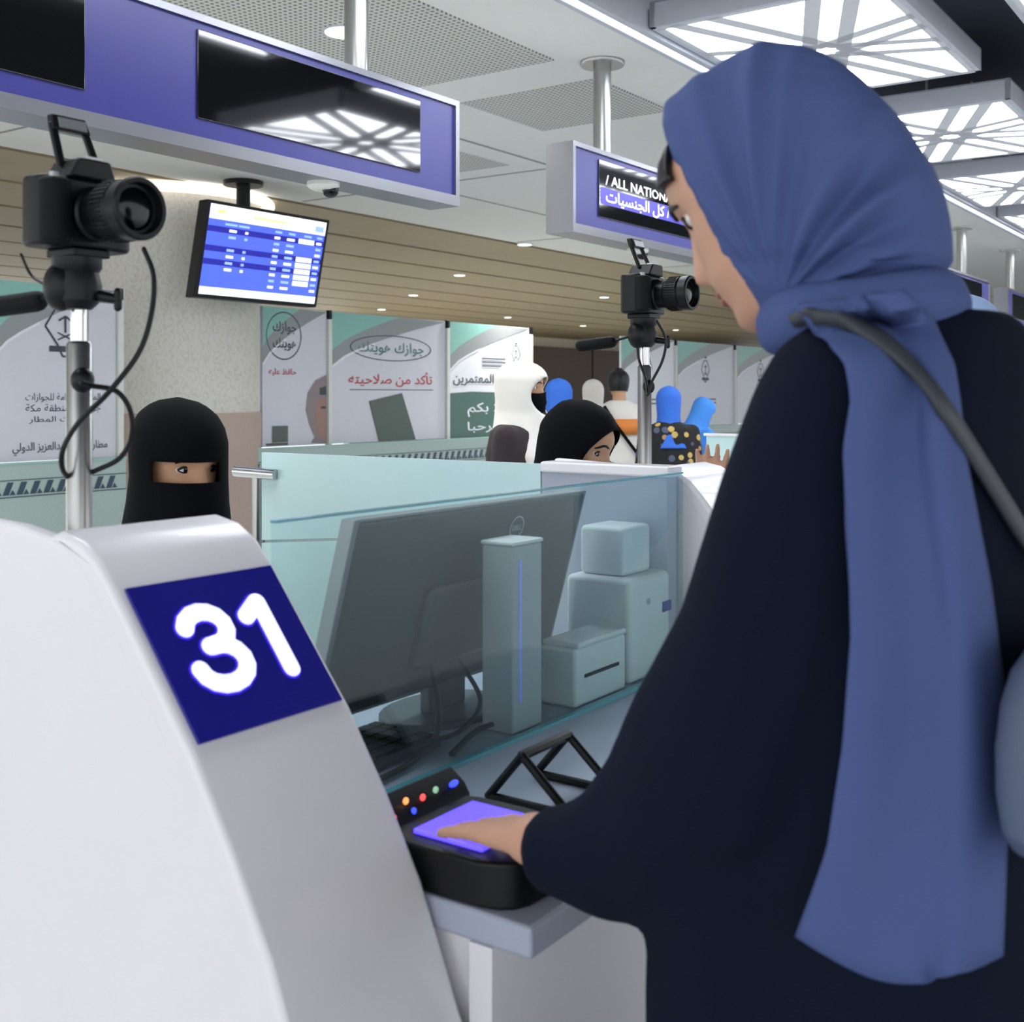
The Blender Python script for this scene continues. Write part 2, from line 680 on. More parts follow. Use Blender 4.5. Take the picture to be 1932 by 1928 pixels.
struct('wall_back', m, CREAM, 'cream far wall at the back of the hall', 'wall')
m = MB()
for a in range(22, 46, 4):
    m.box(a + 0.05, a + 3.95, 20.5, 20.595, 0, 2.95)
struct('wall_back_wood_panelling', m, BROWN, 'brown wood panelling on the far wall', 'wall')

# white ceiling edge with its strip light
m = MB().box(3.0, 50, 2.84, 2.90, CZ - 0.005, CZ + 0.05)
t = thing('strip_light', 'long thin white strip light along the ceiling edge', 'light', h(10, 2.87, CZ))
obj('diffuser', m, STRIPLIT, t)
m = MB().box(3.0, 50, 2.90, 2.93, CZ - 0.02, CZ + 0.1)
m.box(3.0, 50, 2.80, 2.84, CZ - 0.02, CZ + 0.1)
obj('channel', m, HOUSING, t)
m = MB().box(-6, 58, 2.925, 2.94, CZ, 3.78)
struct('trim_ceiling_edge', m, HOUSING, 'white vertical fascia at the ceiling edge', 'trim')

# perforated ceiling panels
for i, (a0, a1, b0, b1, lab) in enumerate([
        (2.6, 5.36, 3.48, 4.46, 'long perforated grey ceiling panel around the round downlight'),
        (5.79, 6.75, 3.48, 4.47, 'square perforated ceiling panel above the second hanging sign pole'),
        (6.4, 7.6, 5.36, 6.3, 'small perforated ceiling panel beyond the end of the first sign'),
        (8.4, 9.6, 3.48, 4.47, 'perforated ceiling panel above the far end of the second sign')]):
    o = obj('ceiling_panel', MB().box(a0, a1, b0, b1, CZ - 0.008, CZ), PERF)
    tag(o, lab, 'ceiling panel', 'perforated ceiling panels')
m = MB()
for b in (5.1, 6.55):
    m.box(-5, 57, b, b + 0.025, CZ - 0.004, CZ)
for a in (1.5, 4.6, 7.9, 11.5, 15, 19):
    m.box(a, a + 0.025, 5.1, 8.0, CZ - 0.004, CZ)
struct('trim_1', m, mat('joint_grey', '#9a9a96', 0.8), 'thin grey joints between the white ceiling boards', 'trim')

# round downlights
SPOTS = {}


def spot_light(root, watts, loc=(0, 0, -0.03)):
    if watts not in SPOTS:
        d = bpy.data.lights.new('downlight_beam', 'SPOT')
        d.energy = watts
        d.spot_size = R(150)
        d.spot_blend = 1.0
        d.shadow_soft_size = 0.09
        d.color = (1.0, 0.97, 0.92)
        SPOTS[watts] = d
    o = bpy.data.objects.new('beam', SPOTS[watts])
    COL.objects.link(o)
    o.parent = root
    o.location = loc


spots = [(pz(650, 57, CZ), 0.1, 'round downlight in the perforated panel beside the first sign pole')]
for x, y, lab in ((990, 460, 'tiny downlight above the microphone, highest of the slat lights'), (867, 518, 'tiny slat ceiling downlight halfway between the flight screen and the far camera'),
                  (780, 556, 'tiny downlight above the passport banner'), (720, 583, 'tiny downlight just over the oval slogan banner'),
                  (1140, 560, 'tiny slat ceiling downlight beside the far camera body'), (1100, 614, 'tiny downlight close above the black microphone'),
                  (958, 598, 'tiny slat ceiling downlight above the white-scarved woman'), (1275, 622, 'tiny slat ceiling downlight under the far camera lens')):
    spots.append((pz(x, y, CZ - 0.0), 0.085, lab))
spots.append((V((1.6, 5.2, CZ)), 0.1, 'added round downlight in the white ceiling, out of view, brightening the banners'))  # extra lamp added outside the view to brighten the banners and column
for i, (p, r, lab) in enumerate(spots):
    t = thing('downlight', lab, 'light', h(p.x, p.y, CZ), 'recessed round ceiling downlights')
    obj('trim_ring', MB().lathe([(r * 1.15, 0), (r * 1.15, -0.012), (r, -0.014), (r, 0)], (p.x, p.y, CZ), (0, 0, 1), 24), HOUSING, t)
    spot_light(t, 260 if i == 0 else SPOT_W)
    obj('diffuser', MB().lathe([(r * 0.98, -0.004), (r * 0.98, -0.016), (0.001, -0.017)], (p.x, p.y, CZ), (0, 0, 1), 24), DOWNLIT, t)


# patterned light panels
def light_panel(a0, a1, b0, b1, label):
    t = thing('ceiling_light', label, 'light', h((a0 + a1) / 2, (b0 + b1) / 2, CZ), 'patterned square ceiling light panels')
    hs = MB()
    hs.box(a0, a1, b0, b0 + 0.03, CZ, CZ + 0.13)
    hs.box(a0, a1, b1 - 0.03, b1, CZ, CZ + 0.13)
    hs.box(a0, a0 + 0.03, b0, b1, CZ, CZ + 0.13)
    hs.box(a1 - 0.03, a1, b0, b1, CZ, CZ + 0.13)
    hs.box(a0, a1, b0, b1, CZ + 0.12, CZ + 0.13)
    obj('housing', hs, HOUSING, t)
    obj('diffuser', MB().box(a0 + 0.03, a1 - 0.03, b0 + 0.03, b1 - 0.03, CZ + 0.008, CZ + 0.02), LIT, t)
    g = MB()
    ca, cb = (a0 + a1) / 2, (b0 + b1) / 2
    ha, hb = (a1 - a0) / 2 - 0.03, (b1 - b0) / 2 - 0.03

    def clip_bar(p, d, w):
        # clip a long bar to the panel rectangle
        n = V((-d.y, d.x)) * w / 2
        poly = [p + n, p + d * 3 + n, p + d * 3 - n, p - n]
        for ax, lim, sg in ((0, ha, 1), (0, ha, -1), (1, hb, 1), (1, hb, -1)):
            out = []
            for i in range(len(poly)):
                u, v = poly[i], poly[(i + 1) % len(poly)]
                iu, iv = sg * u[ax] <= lim, sg * v[ax] <= lim
                if iu:
                    out.append(u)
                if iu != iv:
                    k = (sg * lim - u[ax]) / (v[ax] - u[ax])
                    out.append(u + (v - u) * k)
            poly = out
            if len(poly) < 3:
                return
        g.prism([(ca + q.x, cb + q.y, CZ - 0.002) for q in poly], (0, 0, 0.008))
    for k in range(8):
        d = V((math.cos(R(22 + 45 * k)), math.sin(R(22 + 45 * k))))
        n = V((-d.y, d.x))
        clip_bar(n * 0.088 + d * 0.02, d, 0.078)
        clip_bar(-n * 0.088 + d * 0.02, d, 0.078)
    g.box(a0 + 0.03, a1 - 0.03, b0 + 0.03, b0 + 0.06, CZ - 0.002, CZ + 0.006)
    g.box(a0 + 0.03, a1 - 0.03, b1 - 0.06, b1 - 0.03, CZ - 0.002, CZ + 0.006)
    g.box(a0 + 0.03, a0 + 0.06, b0 + 0.03, b1 - 0.03, CZ - 0.002, CZ + 0.006)
    g.box(a1 - 0.06, a1 - 0.03, b0 + 0.03, b1 - 0.03, CZ - 0.002, CZ + 0.006)
    obj('grille', g, GRILLE, t)
    for x in (a0 + 0.3, a1 - 0.3):
        obj('hanger', MB().tube([(x, cb, CZ + 0.12), (x, cb, 3.78)], 0.01, 8), STEEL, t)
    return t


ordn = ['directly above the blue headscarf', 'second in its row from the blue headscarf', 'third in its row from the blue headscarf', 'fourth in its row from the blue headscarf',
        'fifth in its row, small and far away']
for k, (p0, l) in enumerate(((5.18, 1.79), (7.70, 1.8), (10.22, 1.8), (12.74, 1.8), (15.26, 1.8))):
    light_panel(p0, p0 + l, 1.61, 2.79, 'glowing patterned ceiling light panel, ' + ordn[k])
for k, lab in enumerate(('patterned light panel across the dark gap, at the picture corner', 'patterned light panel across the dark gap, one further along the hall')):
    light_panel(5.45 + 2.52 * k, 7.25 + 2.52 * k, 0.05, 1.23, lab)
for k in range(2):
    light_panel(2.66 - 2.52 * k, 4.46 - 2.52 * k, 1.61, 2.79, ('patterned light panel just out of view over the counter, reflected in the sign screen', 'patterned light panel behind the viewer over the counter')[k])

# column with ring light
cc = V((-3.27, 10.9, 0))
m = MB()
m.lathe([(0.88, 0.0), (0.88, 3.25)], cc, (0, 0, 1), 64)
m.cur = 1
m.lathe([(0.895, 0.0), (0.895, 1.24)], cc, (0, 0, 1), 64)
m.cur = 0
m.lathe([(0.888, 2.26), (0.888, 2.275)], cc, (0, 0, 1), 64)
o = struct('column', m, [STONE, STONE_LOW], 'thick round stone column with carved wavy pattern', 'column', M=ID)
t = thing('ring_light', 'warm white ring light around the column head', 'light', cc + V((0, 0, 3.2)), rot=0)
rg = [cc + V((0.97 * math.cos(k * math.pi / 32), 0.97 * math.sin(k * math.pi / 32), 3.2)) for k in range(65)]
obj('diffuser', MB().tube(rg, 0.05, 10), WARMLIT, t, M=ID)

# ================================================================ HANGING SIGNS
SB = 3.2


def sign(a0, a1, screens, label):
    t = thing('hanging_sign', label, 'sign', h((a0 + a1) / 2, SB, 2.25), 'long blue signs hung from the ceiling')
    fr = MB()
    fr.box(a0, a1, SB, SB + 0.17, 2.25, 2.297)
    fr.box(a0, a1, SB, SB + 0.17, 2.70, 2.725)
    fr.box(a0, a0 + 0.022, SB, SB + 0.17, 2.297, 2.70)
    fr.box(a1 - 0.022, a1, SB, SB + 0.17, 2.297, 2.70)
    obj('frame', fr, SIGNFRAME, t, bevel=0.004)
    fc = MB().box(a0 + 0.022, a1 - 0.022, SB + 0.012, SB + 0.16, 2.297, 2.70)
    obj('face_panel', fc, SIGNBLUE, t)
    for s0, s1 in screens:
        obj('screen', MB().box(s0, s1, SB + 0.004, SB + 0.03, 2.362, 2.672), SCREENBLK, t, bevel=0.003)
    obj('end_plate', MB().box(a0 - 0.004, a0, SB, SB + 0.17, 2.25, 2.725), SIGNFRAME, t)
    obj('end_plate', MB().box(a1, a1 + 0.004, SB, SB + 0.17, 2.25, 2.725), SIGNFRAME, t)
    return t


s1 = sign(0.06, 4.142, [(1.01, 2.22), (2.667, 3.877)], 'big blue hanging sign with two black screens over the counter')
s2 = sign(5.117, 9.2, [(5.383, 6.593), (7.04, 8.25)], 'blue hanging sign partly behind her face, showing white lettering')
s3 = sign(10.18, 14.26, [(11.03, 12.24), (12.69, 13.9)], 'blue hanging sign seen behind her neck')
s4 = sign(15.2, 19.3, [(15.47, 16.68), (17.1, 18.3)], 'far blue hanging sign cut by the picture edge')
m = MB()
text(m, '/ ALL NATIONALITIES', 0.075, (5.45, SB + 0.002, 2.545), (1, 0, 0), (0, 0, 1), 'LEFT', 0.01, 1.05)
text(m, arabic('كل الجنسيات') + ' /', 0.085, (5.45, SB + 0.002, 2.455), (1, 0, 0), (0, 0, 1), 'LEFT', 0.012, 0.75)
obj('lettering', m, SIGNTXT, s2, smooth=False)
obj('lettering_band', MB().box(5.40, 6.57, SB + 0.0026, SB + 0.005, 2.435, 2.525), SIGNBAND, s2)
pole_lab = {0: 'steel ceiling pole holding the big sign with two black screens', 1: 'steel ceiling pole with round flange above the lettered sign',
            2: 'second steel pole of the lettered sign', 3: 'steel ceiling pole above the sign behind her neck', 4: 'far steel ceiling pole at the picture edge', 5: 'steel pole at the near end of the sign with black screens'}
for i, a in enumerate((3.563, 5.56, 8.7, 13.33, 15.75, 0.7)):
    t = thing('sign_pole', pole_lab[i], 'pole', h(a, SB + 0.09, 2.725), 'steel ceiling poles carrying the hanging signs')
    obj('shaft', MB().lathe([(0.05, 2.725), (0.05, CZ)], (a, SB + 0.09, 0), (0, 0, 1), 24), STEEL, t)
    obj('flange', MB().lathe([(0.12, CZ - 0.022), (0.125, CZ - 0.012), (0.125, CZ)], (a, SB + 0.09, 0), (0, 0, 1), 28), STEEL, t)
for i, (x, y, lab) in enumerate(((610, 322, 'white dome security camera under the sign with black screens'), (1203, 455, 'white dome security camera under the lettered sign'))):
    a = pb(x, y, SB + 0.08).x
    t = thing('dome_camera', lab, 'security camera', h(a, SB + 0.08, 2.2), 'dome cameras under the hanging signs')
    obj('housing', MB().lathe([(0.065, 2.252), (0.065, 2.235), (0.055, 2.225), (0.04, 2.218)], (a, SB + 0.08, 0), (0, 0, 1), 24), POSTW, t)
    obj('lens', MB().ell((a + 0.02, SB + 0.06, 2.218), 0.033, 0.033, 0.03), LENSG, t)

# ================================================================ FLIGHT INFORMATION SCREEN
TB = 7.45
p0, p1 = pb(398, 470, TB), pb(616, 500, TB)
ta0, ta1 = p0.x, p1.x
tz1, tz0 = pb(508, 402, TB).z, pb(508, 562, TB).z
tilt = 0.16


def tv(u, v, d=0.0):
    return V((ta0 + u * (ta1 - ta0), TB + (1 - v) * tilt - d, tz0 + v * (tz1 - tz0)))


tvr = thing('flight_information_screen', 'ceiling-hung flight information screen with blue and white rows', 'screen', h((ta0 + ta1) / 2, TB, tz0))
m = MB()
n = V((0, 0.09, 0))
m.prism([tv(-0.03, -0.04), tv(1.03, -0.04), tv(1.03, 1.04), tv(-0.03, 1.04)], (0, 0.11, 0))
obj('casing', m, BLACKP, tvr, bevel=0.01)
m = MB()
m.prism([tv(0.06, 0.1) + n, tv(0.94, 0.1) + n, tv(0.94, 0.92) + n, tv(0.06, 0.92) + n], (0, 0.16, 0.0))
obj('rear_cover', m, BLACKP, tvr, bevel=0.03)
m = MB()


def tvrect(u0, u1, v0, v1, mi, d):
    m.cur = mi
    m.poly([tv(u0, v0, d), tv(u1, v0, d), tv(u1, v1, d), tv(u0, v1, d)])


tvrect(0, 1, 0, 1, 0, 0.002)
tvrect(0, 1, 0.84, 1, 2, 0.004)
tvrect(0, 1, 0, 0.085, 2, 0.004)
rows = [0.70, 0.485, 0.335]
for r0 in rows:
    tvrect(0, 1, r0, r0 + 0.065, 1, 0.004)
tvrect(0.06, 0.12, 0.91, 0.95, 3, 0.006)
tvrect(0.9, 0.98, 0.87, 0.94, 4, 0.006)
tvrect(0.35, 0.65, 0.905, 0.93, 3, 0.006)
for k in range(9):
    v0 = 0.715 - k * 0.0725
    for u0, w_ in ((0.17, 0.06), (0.3, 0.025), (0.55, 0.05), (0.66, 0.07), (0.93, 0.05)):
        if (u0 in (0.17, 0.3) and k not in (0, 1, 3, 4, 5, 6)):
            continue
        tvrect(u0, u0 + w_, v0, v0 + 0.03, 4 if k % 2 else 2, 0.006)
    if k in (0, 3, 4, 5, 6, 7):
        tvrect(0.765, 0.91, v0 - 0.012, v0 + 0.046, 2, 0.006)
for u0, w_ in ((0.13, 0.1), (0.24, 0.09), (0.55, 0.06), (0.67, 0.06), (0.81, 0.07), (0.93, 0.05)):
    tvrect(u0, u0 + w_, 0.785, 0.81, 4, 0.006)
obj('display', m, [TVB, TVD, TVW, TVY, TVC], tvr, smooth=False)
am = pb(462, 360, TB + 0.2).x
m = MB().lathe([(0.06, tz1 - 0.1), (0.06, CZ)], (am, TB + 0.22, 0), (0, 0, 1), 16)
obj('mounting_pole', m, BLACKP, tvr)
obj('ceiling_plate', MB().lathe([(0.17, CZ - 0.04), (0.17, CZ)], (am, TB + 0.22, 0), (0, 0, 1), 24), BLACKP, tvr)

# ================================================================ BANNER WALL
ZB, ZT = 0.90, 2.25


def emblem(mb, cx, cz, s, mp):
    P = [(0, 1), (0.28, 1), (0.75, 0.25), (0.3, -0.35), (0.1, -0.75), (-0.1, -0.75), (-0.3, -0.35), (-0.75, 0.25), (-0.28, 1)]
    P = [(cx + x * s, cz + y * s) for x, y in P]
    for i in range(len(P)):
        seg2d(mb, P[i], P[(i + 1) % len(P)], s * 0.07, mp)
    seg2d(mb, (cx - 0.6 * s, cz - 0.5 * s), (cx + 0.6 * s, cz - 0.5 * s), s * 0.2, mp)
    seg2d(mb, (cx, cz + 0.05 * s), (cx, cz + 0.6 * s), s * 0.08, mp)
    for k in (-1, 1):
        seg2d(mb, (cx, cz + 0.6 * s), (cx + k * 0.25 * s, cz + 0.45 * s), s * 0.07, mp)
        seg2d(mb, (cx - k * 0.3 * s, cz - 0.2 * s), (cx + k * 0.3 * s, cz + 0.05 * s), s * 0.05, mp)
    seg2d(mb, (cx - 0.2 * s, cz + 1.25 * s), (cx + 0.2 * s, cz + 1.25 * s), s * 0.14, mp)


def banner(x0, x1, label, base, bw=B_WALL, green=False):
    a0, a1 = pb(x0, 600, bw).x, pb(x1, 600, bw).x
    t = thing('banner_panel', label, 'banner', h((a0 + a1) / 2, bw, 0.0), 'printed banner panels along the partition wall')
    w = a1 - a0
    f = bw - 0.004

    def mp(u, z, d=0.0):
        return V((a0 + u * w, f - d, z))
    m = MB().box(a0, a1, bw, bw + 0.03, ZB, ZT)
    m.cur = 1
    cv = [(u, 1.86 + 0.42 * (u / 0.62) ** 0.75) for u in (0, 0.1, 0.2, 0.3, 0.4, 0.5, 0.575)]
    cv = [(u, min(z, ZT - 0.002)) for u, z in cv]
    m.poly([mp(u, z) for u, z in cv] + [mp(0, ZT - 0.002)])
    m.cur = 2
    cv2 = [(u, min(1.70 + 0.54 * u ** 0.7, ZT - 0.002)) for u in (0, 0.1, 0.2, 0.35, 0.5, 0.7, 0.85, 1.0)]
    m.poly([mp(u, z) for u, z in cv2] + [mp(0.58, ZT - 0.002)] + [mp(u, z) for u, z in cv[::-1]])
    m.cur = 3
    for k in range(3):
        seg2d(m, cv2[k], cv2[k + 1], 0.02, lambda x, z: mp(x, z - 0.012, 0.001))
    obj('board', m, [base, BAN_TEAL, BAN_GREY, BAN_WHITE], t, smooth=False)
    pm = MB().box(a1 + 0.005, a1 + 0.055, bw - 0.03, bw + 0.03, 0, 2.17)
    obj('post', pm, POSTW, t, bevel=0.005)
    cl = MB().box(a1 + 0.012, a1 + 0.048, bw - 0.03, bw + 0.03, 2.17, 2.26)
    obj('clamp', cl, BLACKP, t, bevel=0.004)
    return t, mp, w


XR, ZU = (1, 0, 0), (0, 0, 1)
# banner with black oval and portrait
t, mp, w = banner(495, 616, 'grey banner with slogan in black oval and an elderly portrait', BAN_BASE)
m = MB()
ring2d(m, 0.32, 1.975, 0.27, 0.235, 0.012, lambda x, z: mp(x, z, 0.001))
obj('oval', m, BAN_TXT, t, smooth=False)
m = MB()
text(m, arabic('جوازك'), 0.13, mp(0.33, 2.02, 0.001), XR, ZU, bold=0.015, width=0.36 * w)
obj('slogan', m, BAN_TXT, t, smooth=False)
m = MB()
text(m, arabic('هويتك'), 0.13, mp(0.33, 1.86, 0.001), XR, ZU, bold=0.015, width=0.36 * w)
obj('slogan', m, BAN_TXT, t, smooth=False)
m = MB()
text(m, arabic('حافظ عليه'), 0.08, mp(0.3, 1.60, 0.001), XR, ZU, bold=0.01, width=0.42 * w)
obj('red_line', m, BAN_RED, t, smooth=False)
m = MB()
q = lambda x, z: mp(x, z, 0.001)
q2 = lambda x, z: mp(x, z, 0.002)
m.poly([q(0.99, 1.60), q(0.82, 1.55), q(0.69, 1.42), q(0.66, 1.25), q(0.72, 1.1), q(0.8, 0.98), q(0.74, 0.92), q(0.99, 0.91)])
m.cur = 1
m.poly([q2(0.99, 1.36), q2(0.86, 1.36), q2(0.8, 1.2), q2(0.84, 1.02), q2(0.92, 0.95), q2(0.99, 0.94)])
m.cur = 2
m.poly([q2(0.99, 1.40), q2(0.88, 1.40), q2(0.88, 1.47), q2(0.99, 1.49)])
m.poly([mp(0.9, 1.26, 0.003), mp(0.98, 1.26, 0.003), mp(0.98, 1.285, 0.003), mp(0.9, 1.285, 0.003)])
obj('portrait', m, [BAN_CLOTH, BAN_SKIN, BAN_TXT], t, smooth=False)
m = MB()
m.poly([q(0.14, 0.94), q(0.38, 0.94), q(0.38, 1.1), q(0.14, 1.1)])
m.poly([q(0.05, 0.91), q(0.38, 0.91), q(0.38, 0.935), q(0.05, 0.935)])
obj('passport_picture', m, PASSP, t, smooth=False)
# banner with green oval and passport
t, mp, w = banner(626, 840, 'grey banner with slogan in oval over a tilted dark passport', BAN_BASE)
m = MB()
ring2d(m, 0.5, 1.905, 0.36, 0.14, 0.01, lambda x, z: mp(x, z, 0.001))
obj('oval', m, BAN_TXT, t, smooth=False)
m = MB()
text(m, arabic('جوازك هويتك'), 0.15, mp(0.5, 1.86, 0.001), XR, ZU, bold=0.01, width=0.58 * w)
obj('slogan', m, BAN_GTXT, t, smooth=False)
m = MB()
text(m, arabic('تأكد من صلاحيته'), 0.14, mp(0.5, 1.52, 0.001), XR, ZU, bold=0.012, width=0.74 * w)
obj('red_line', m, BAN_RED, t, smooth=False)
m = MB()
seg2d(m, (0.14, 1.455), (0.88, 1.455), 0.008, lambda x, z: mp(x, z, 0.001))
obj('underline', m, BAN_TXT, t, smooth=False)
m = MB()
m.prism([mp(0.30, 1.335), mp(0.585, 1.42), mp(0.71, 0.905), mp(0.385, 0.905)], (0, -0.006, 0))
obj('passport_picture', m, PASSP, t, smooth=False)
# green banner
t, mp, w = banner(849, 998, 'white banner with green lower half and pilgrim greeting text', BAN_WHITE)
m = MB()
emblem(m, 0.82, 1.88, 0.13, lambda x, z: mp(0.82 + (x - 0.82) / w, z, 0.001))
for k in range(3):
    seg2d(m, (0.38, 1.84 - 0.045 * k), (0.68, 1.84 - 0.045 * k), 0.016, lambda x, z: mp(x, z, 0.001))
text(m, arabic('الحجاج والمعتمرين'), 0.15, mp(0.5, 1.545, 0.001), XR, ZU, bold=0.014, width=0.93 * w)
obj('emblem', m, BAN_TXT, t, smooth=False)
m = MB()
m.poly([mp(0.0, 0.9, 0.001), mp(1, 0.9, 0.001), mp(1, 1.42, 0.001), mp(0.25, 1.44, 0.001), mp(0, 1.42, 0.001)])
obj('green_field', m, BAN_GREEN, t, smooth=False)
m = MB()
text(m, arabic('أهلا بكم'), 0.15, mp(0.5, 1.2, 0.003), XR, ZU, bold=0.012, width=0.6 * w)
obj('greeting', m, BAN_WHITE, t, smooth=False)
m = MB()
text(m, arabic('مرحبا'), 0.14, mp(0.4, 0.98, 0.003), XR, ZU, bold=0.012, width=0.4 * w)
obj('greeting', m, BAN_WHITE, t, smooth=False)
# emblem banners beyond the opening
for x0, x1, lab in ((1172, 1272, 'white emblem banner behind the far camera pole'), (1279, 1384, 'grey emblem banner behind the floral dress'), (1391, 1480, 'grey banner mostly hidden by the navy shoulder')):
    t, mp, w = banner(x0, x1, lab, BAN_WHITE if x0 == 1172 else BAN_BASE)
    m = MB()
    emblem(m, 0.47, 1.76, 0.2, lambda x, z: mp(0.47 + (x - 0.47) / w, z, 0.001))
    for k in range(2):
        seg2d(m, (0.3, 1.33 - 0.06 * k), (0.66, 1.33 - 0.06 * k), 0.02, lambda x, z: mp(x, z, 0.001))
    obj('emblem', m, BAN_TXT, t, smooth=False)
# airport banner beside the column
t, mp, w = banner(-12, 219, 'grey airport banner with emblem behind the near camera pole', BAN_BASE, 8.0)
m = MB()
emblem(m, 0.56, 1.87, 0.23, lambda x, z: mp(0.56 + (x - 0.56) / w, z, 0.001))
obj('emblem', m, BAN_TXT, t, smooth=False)
m = MB()
text(m, arabic('المديرية العامة للجوازات'), 0.075, mp(0.55, 1.36, 0.001), XR, ZU, width=0.62 * w)
text(m, arabic('جوازات منطقة مكة'), 0.075, mp(0.55, 1.275, 0.001), XR, ZU, width=0.62 * w)
text(m, arabic('جوازات المطار'), 0.06, mp(0.52, 1.195, 0.001), XR, ZU, width=0.5 * w)
text(m, arabic('مطار الملك عبدالعزيز الدولي'), 0.085, mp(0.53, 0.98, 0.001), XR, ZU, bold=0.008, width=0.78 * w)
obj('lettering', m, BAN_TXT, t, smooth=False)


def barrier(a0, a1, b, label):
    m = MB().box(a0, a1, b, b + 0.02, 0, 0.885)
    m.cur = 1
    n = int((a1 - a0) / 0.11)
    for k in range(n):
        x = a0 + 0.11 * k
        m.poly([(x, b - 0.003, 0.66), (x + 0.05, b - 0.003, 0.66), (x + 0.09, b - 0.003, 0.755), (x + 0.04, b - 0.003, 0.755)])
        m.poly([(x + 0.055, b - 0.003, 0.66), (x + 0.105, b - 0.003, 0.66), (x + 0.08, b - 0.003, 0.70)])
    m.box(a0, a1, b - 0.004, b, 0.765, 0.772)
    m.box(a0, a1, b - 0.004, b, 0.64, 0.648)
    t = thing('low_glass_barrier', label, 'barrier', h((a0 + a1) / 2, b, 0))
    obj('pane', m, [BARR, BARRD], t, smooth=False)
    obj('top_rail', MB().box(a0, a1, b - 0.01, b + 0.03, 0.885, 0.9), mat('rail_teal', '#9cc4bf', 0.3), t)


barrier(2.6, pb(235, 800, 7.95).x, 7.93, 'low etched barrier with dark pattern band under the airport banner')
barrier(pb(440, 800, 8.2).x, pb(1000, 800, 8.2).x, 8.18, 'low etched barrier with dark pattern band under the slogan banners')
barrier(pb(1170, 800, 8.2).x, pb(1480, 800, 8.2).x, 8.18, 'low etched barrier behind the floral dress')

# ================================================================ COUNTERS
DT = 0.85
K0, K1 = 0.755, 0.985
STEP = 1.40
prof = [(0.60, 0), (0.64, 0.4), (0.70, 0.62), (0.758, 0.744), (0.809, 0.868), (0.86, 0.957), (0.917, 1.043), (0.98, 1.119), (1.042, 1.194), (1.070, 1.224), (1.10, 1.242), (1.14, 1.25), (1.6, 1.256), (1.6, 0)]


def kiosk(a0, label):
    t = thing('counter_end', label, 'counter', h(a0 + 0.115, 1.1, 0), 'white sloped counter end panels')
    outer = prof[:-2]
    inner = [(b + 0.035, max(z - 0.012, 0)) for b, z in outer][::-1]
    m = MB().prism([(a0, b, z) for b, z in outer + inner], (0.23, 0, 0))
    obj('front_panel', m, KWHITE, t, bevel=0.010, bseg=4, angle=30)
    side = [(b + 0.02, z - 0.007 if z > 0.1 else z) for b, z in outer] + [(1.22, 1.252), (1.40, 1.260), (1.40, 0)]
    rl, rt = [], []
    m = MB().loft([[(a0 + 0.0005, b, z) for b, z in side], [(a0 + 0.022, b, z) for b, z in side]])
    obj('side_panel', m, KWHITE, t, bevel=0.006, bseg=3, angle=30)
    obj('inner_shelf', MB().box(a0 + 0.024, a0 + 0.226, 0.96, 1.39, DT - 0.03, DT), DESK, t)
    obj('far_side_panel', MB().prism([(a0 + 0.212, b, z) for b, z in [(x + 0.012, min(y_, 1.0)) for x, y_ in outer] + [(1.39, 1.0), (1.39, 0)]], (0.016, 0, 0)), KWHITE, t)
    return t


k1 = kiosk(K0, 'large white sloped counter end carrying the blue number plate 31')
k2 = dup(k1, h(K0 + STEP + 0.115, 1.1, 0), 'white sloped counter end beyond the monitor, mostly hidden by the navy sleeve')
# number plate
pt0, pt1 = V((0, 1.04, 1.1935)), V((0, 0.922, 1.0495))
tdir = (pt1 - pt0)
nrm = V((0, -0.773, 0.634))


def plate(s, tt, d=0.0):
    return V((0.767 + s * 0.206, 0, 0)) + pt0 + tdir * tt + nrm * d


m = MB().prism([plate(0, 0), plate(1, 0), plate(1, 1), plate(0, 1)], nrm * 0.004)
obj('number_plate', m, PLATE, k1, bevel=0.001)
d3 = []
for t_ in range(0, 11):
    a_ = R(165 - 255 * t_ / 10)
    d3.append((0.47 + 0.36 * math.cos(a_), 0.76 + 0.24 * math.sin(a_)))
d3 = d3[:-1] + [(0.5, 0.53)]
d3b = [(0.40, 0.525), (0.55, 0.525)]
d3c = []
for t_ in range(0, 12):
    a_ = R(78 - 255 * t_ / 11)
    d3c.append((0.47 + 0.42 * math.cos(a_), 0.27 + 0.27 * math.sin(a_)))
X0, XW, T0, TH = 0.175, 0.36, 0.72, 0.48


def dig(x, y, d, off=0.0):
    return plate(X0 + x * XW, T0 - y * TH, 0.0045 + d)


def digw(x, y, d):
    return plate(x / 0.206, T0 - y / 0.187, 0.0045 + d)


def tow(pts, x0=X0):
    return [((x0 + x * XW) * 0.206, y * TH * 0.187) for x, y in pts]


m = MB()
hb = MB()
d1 = [(0.22, 0.86), (0.50, 1.0), (0.50, 0.0)]
for path, x0 in ((d3, X0), (d3b, X0), (d3c, X0), ([(0.10, 0.82), (0.40, 0.985)], 0.60), ([(0.44, 0.985), (0.44, 0.0)], 0.60)):
    P = tow(path, x0)
    m.stroke(P, 0.021, digw, 0.003)
    hb.stroke(P, 0.026, lambda x, y, d: digw(x, y, d - 0.0005), 0.0012)
obj('digits', m, DIGIT, k1, smooth=False)
obj('digit_halo', hb, HALO, k1, smooth=False)

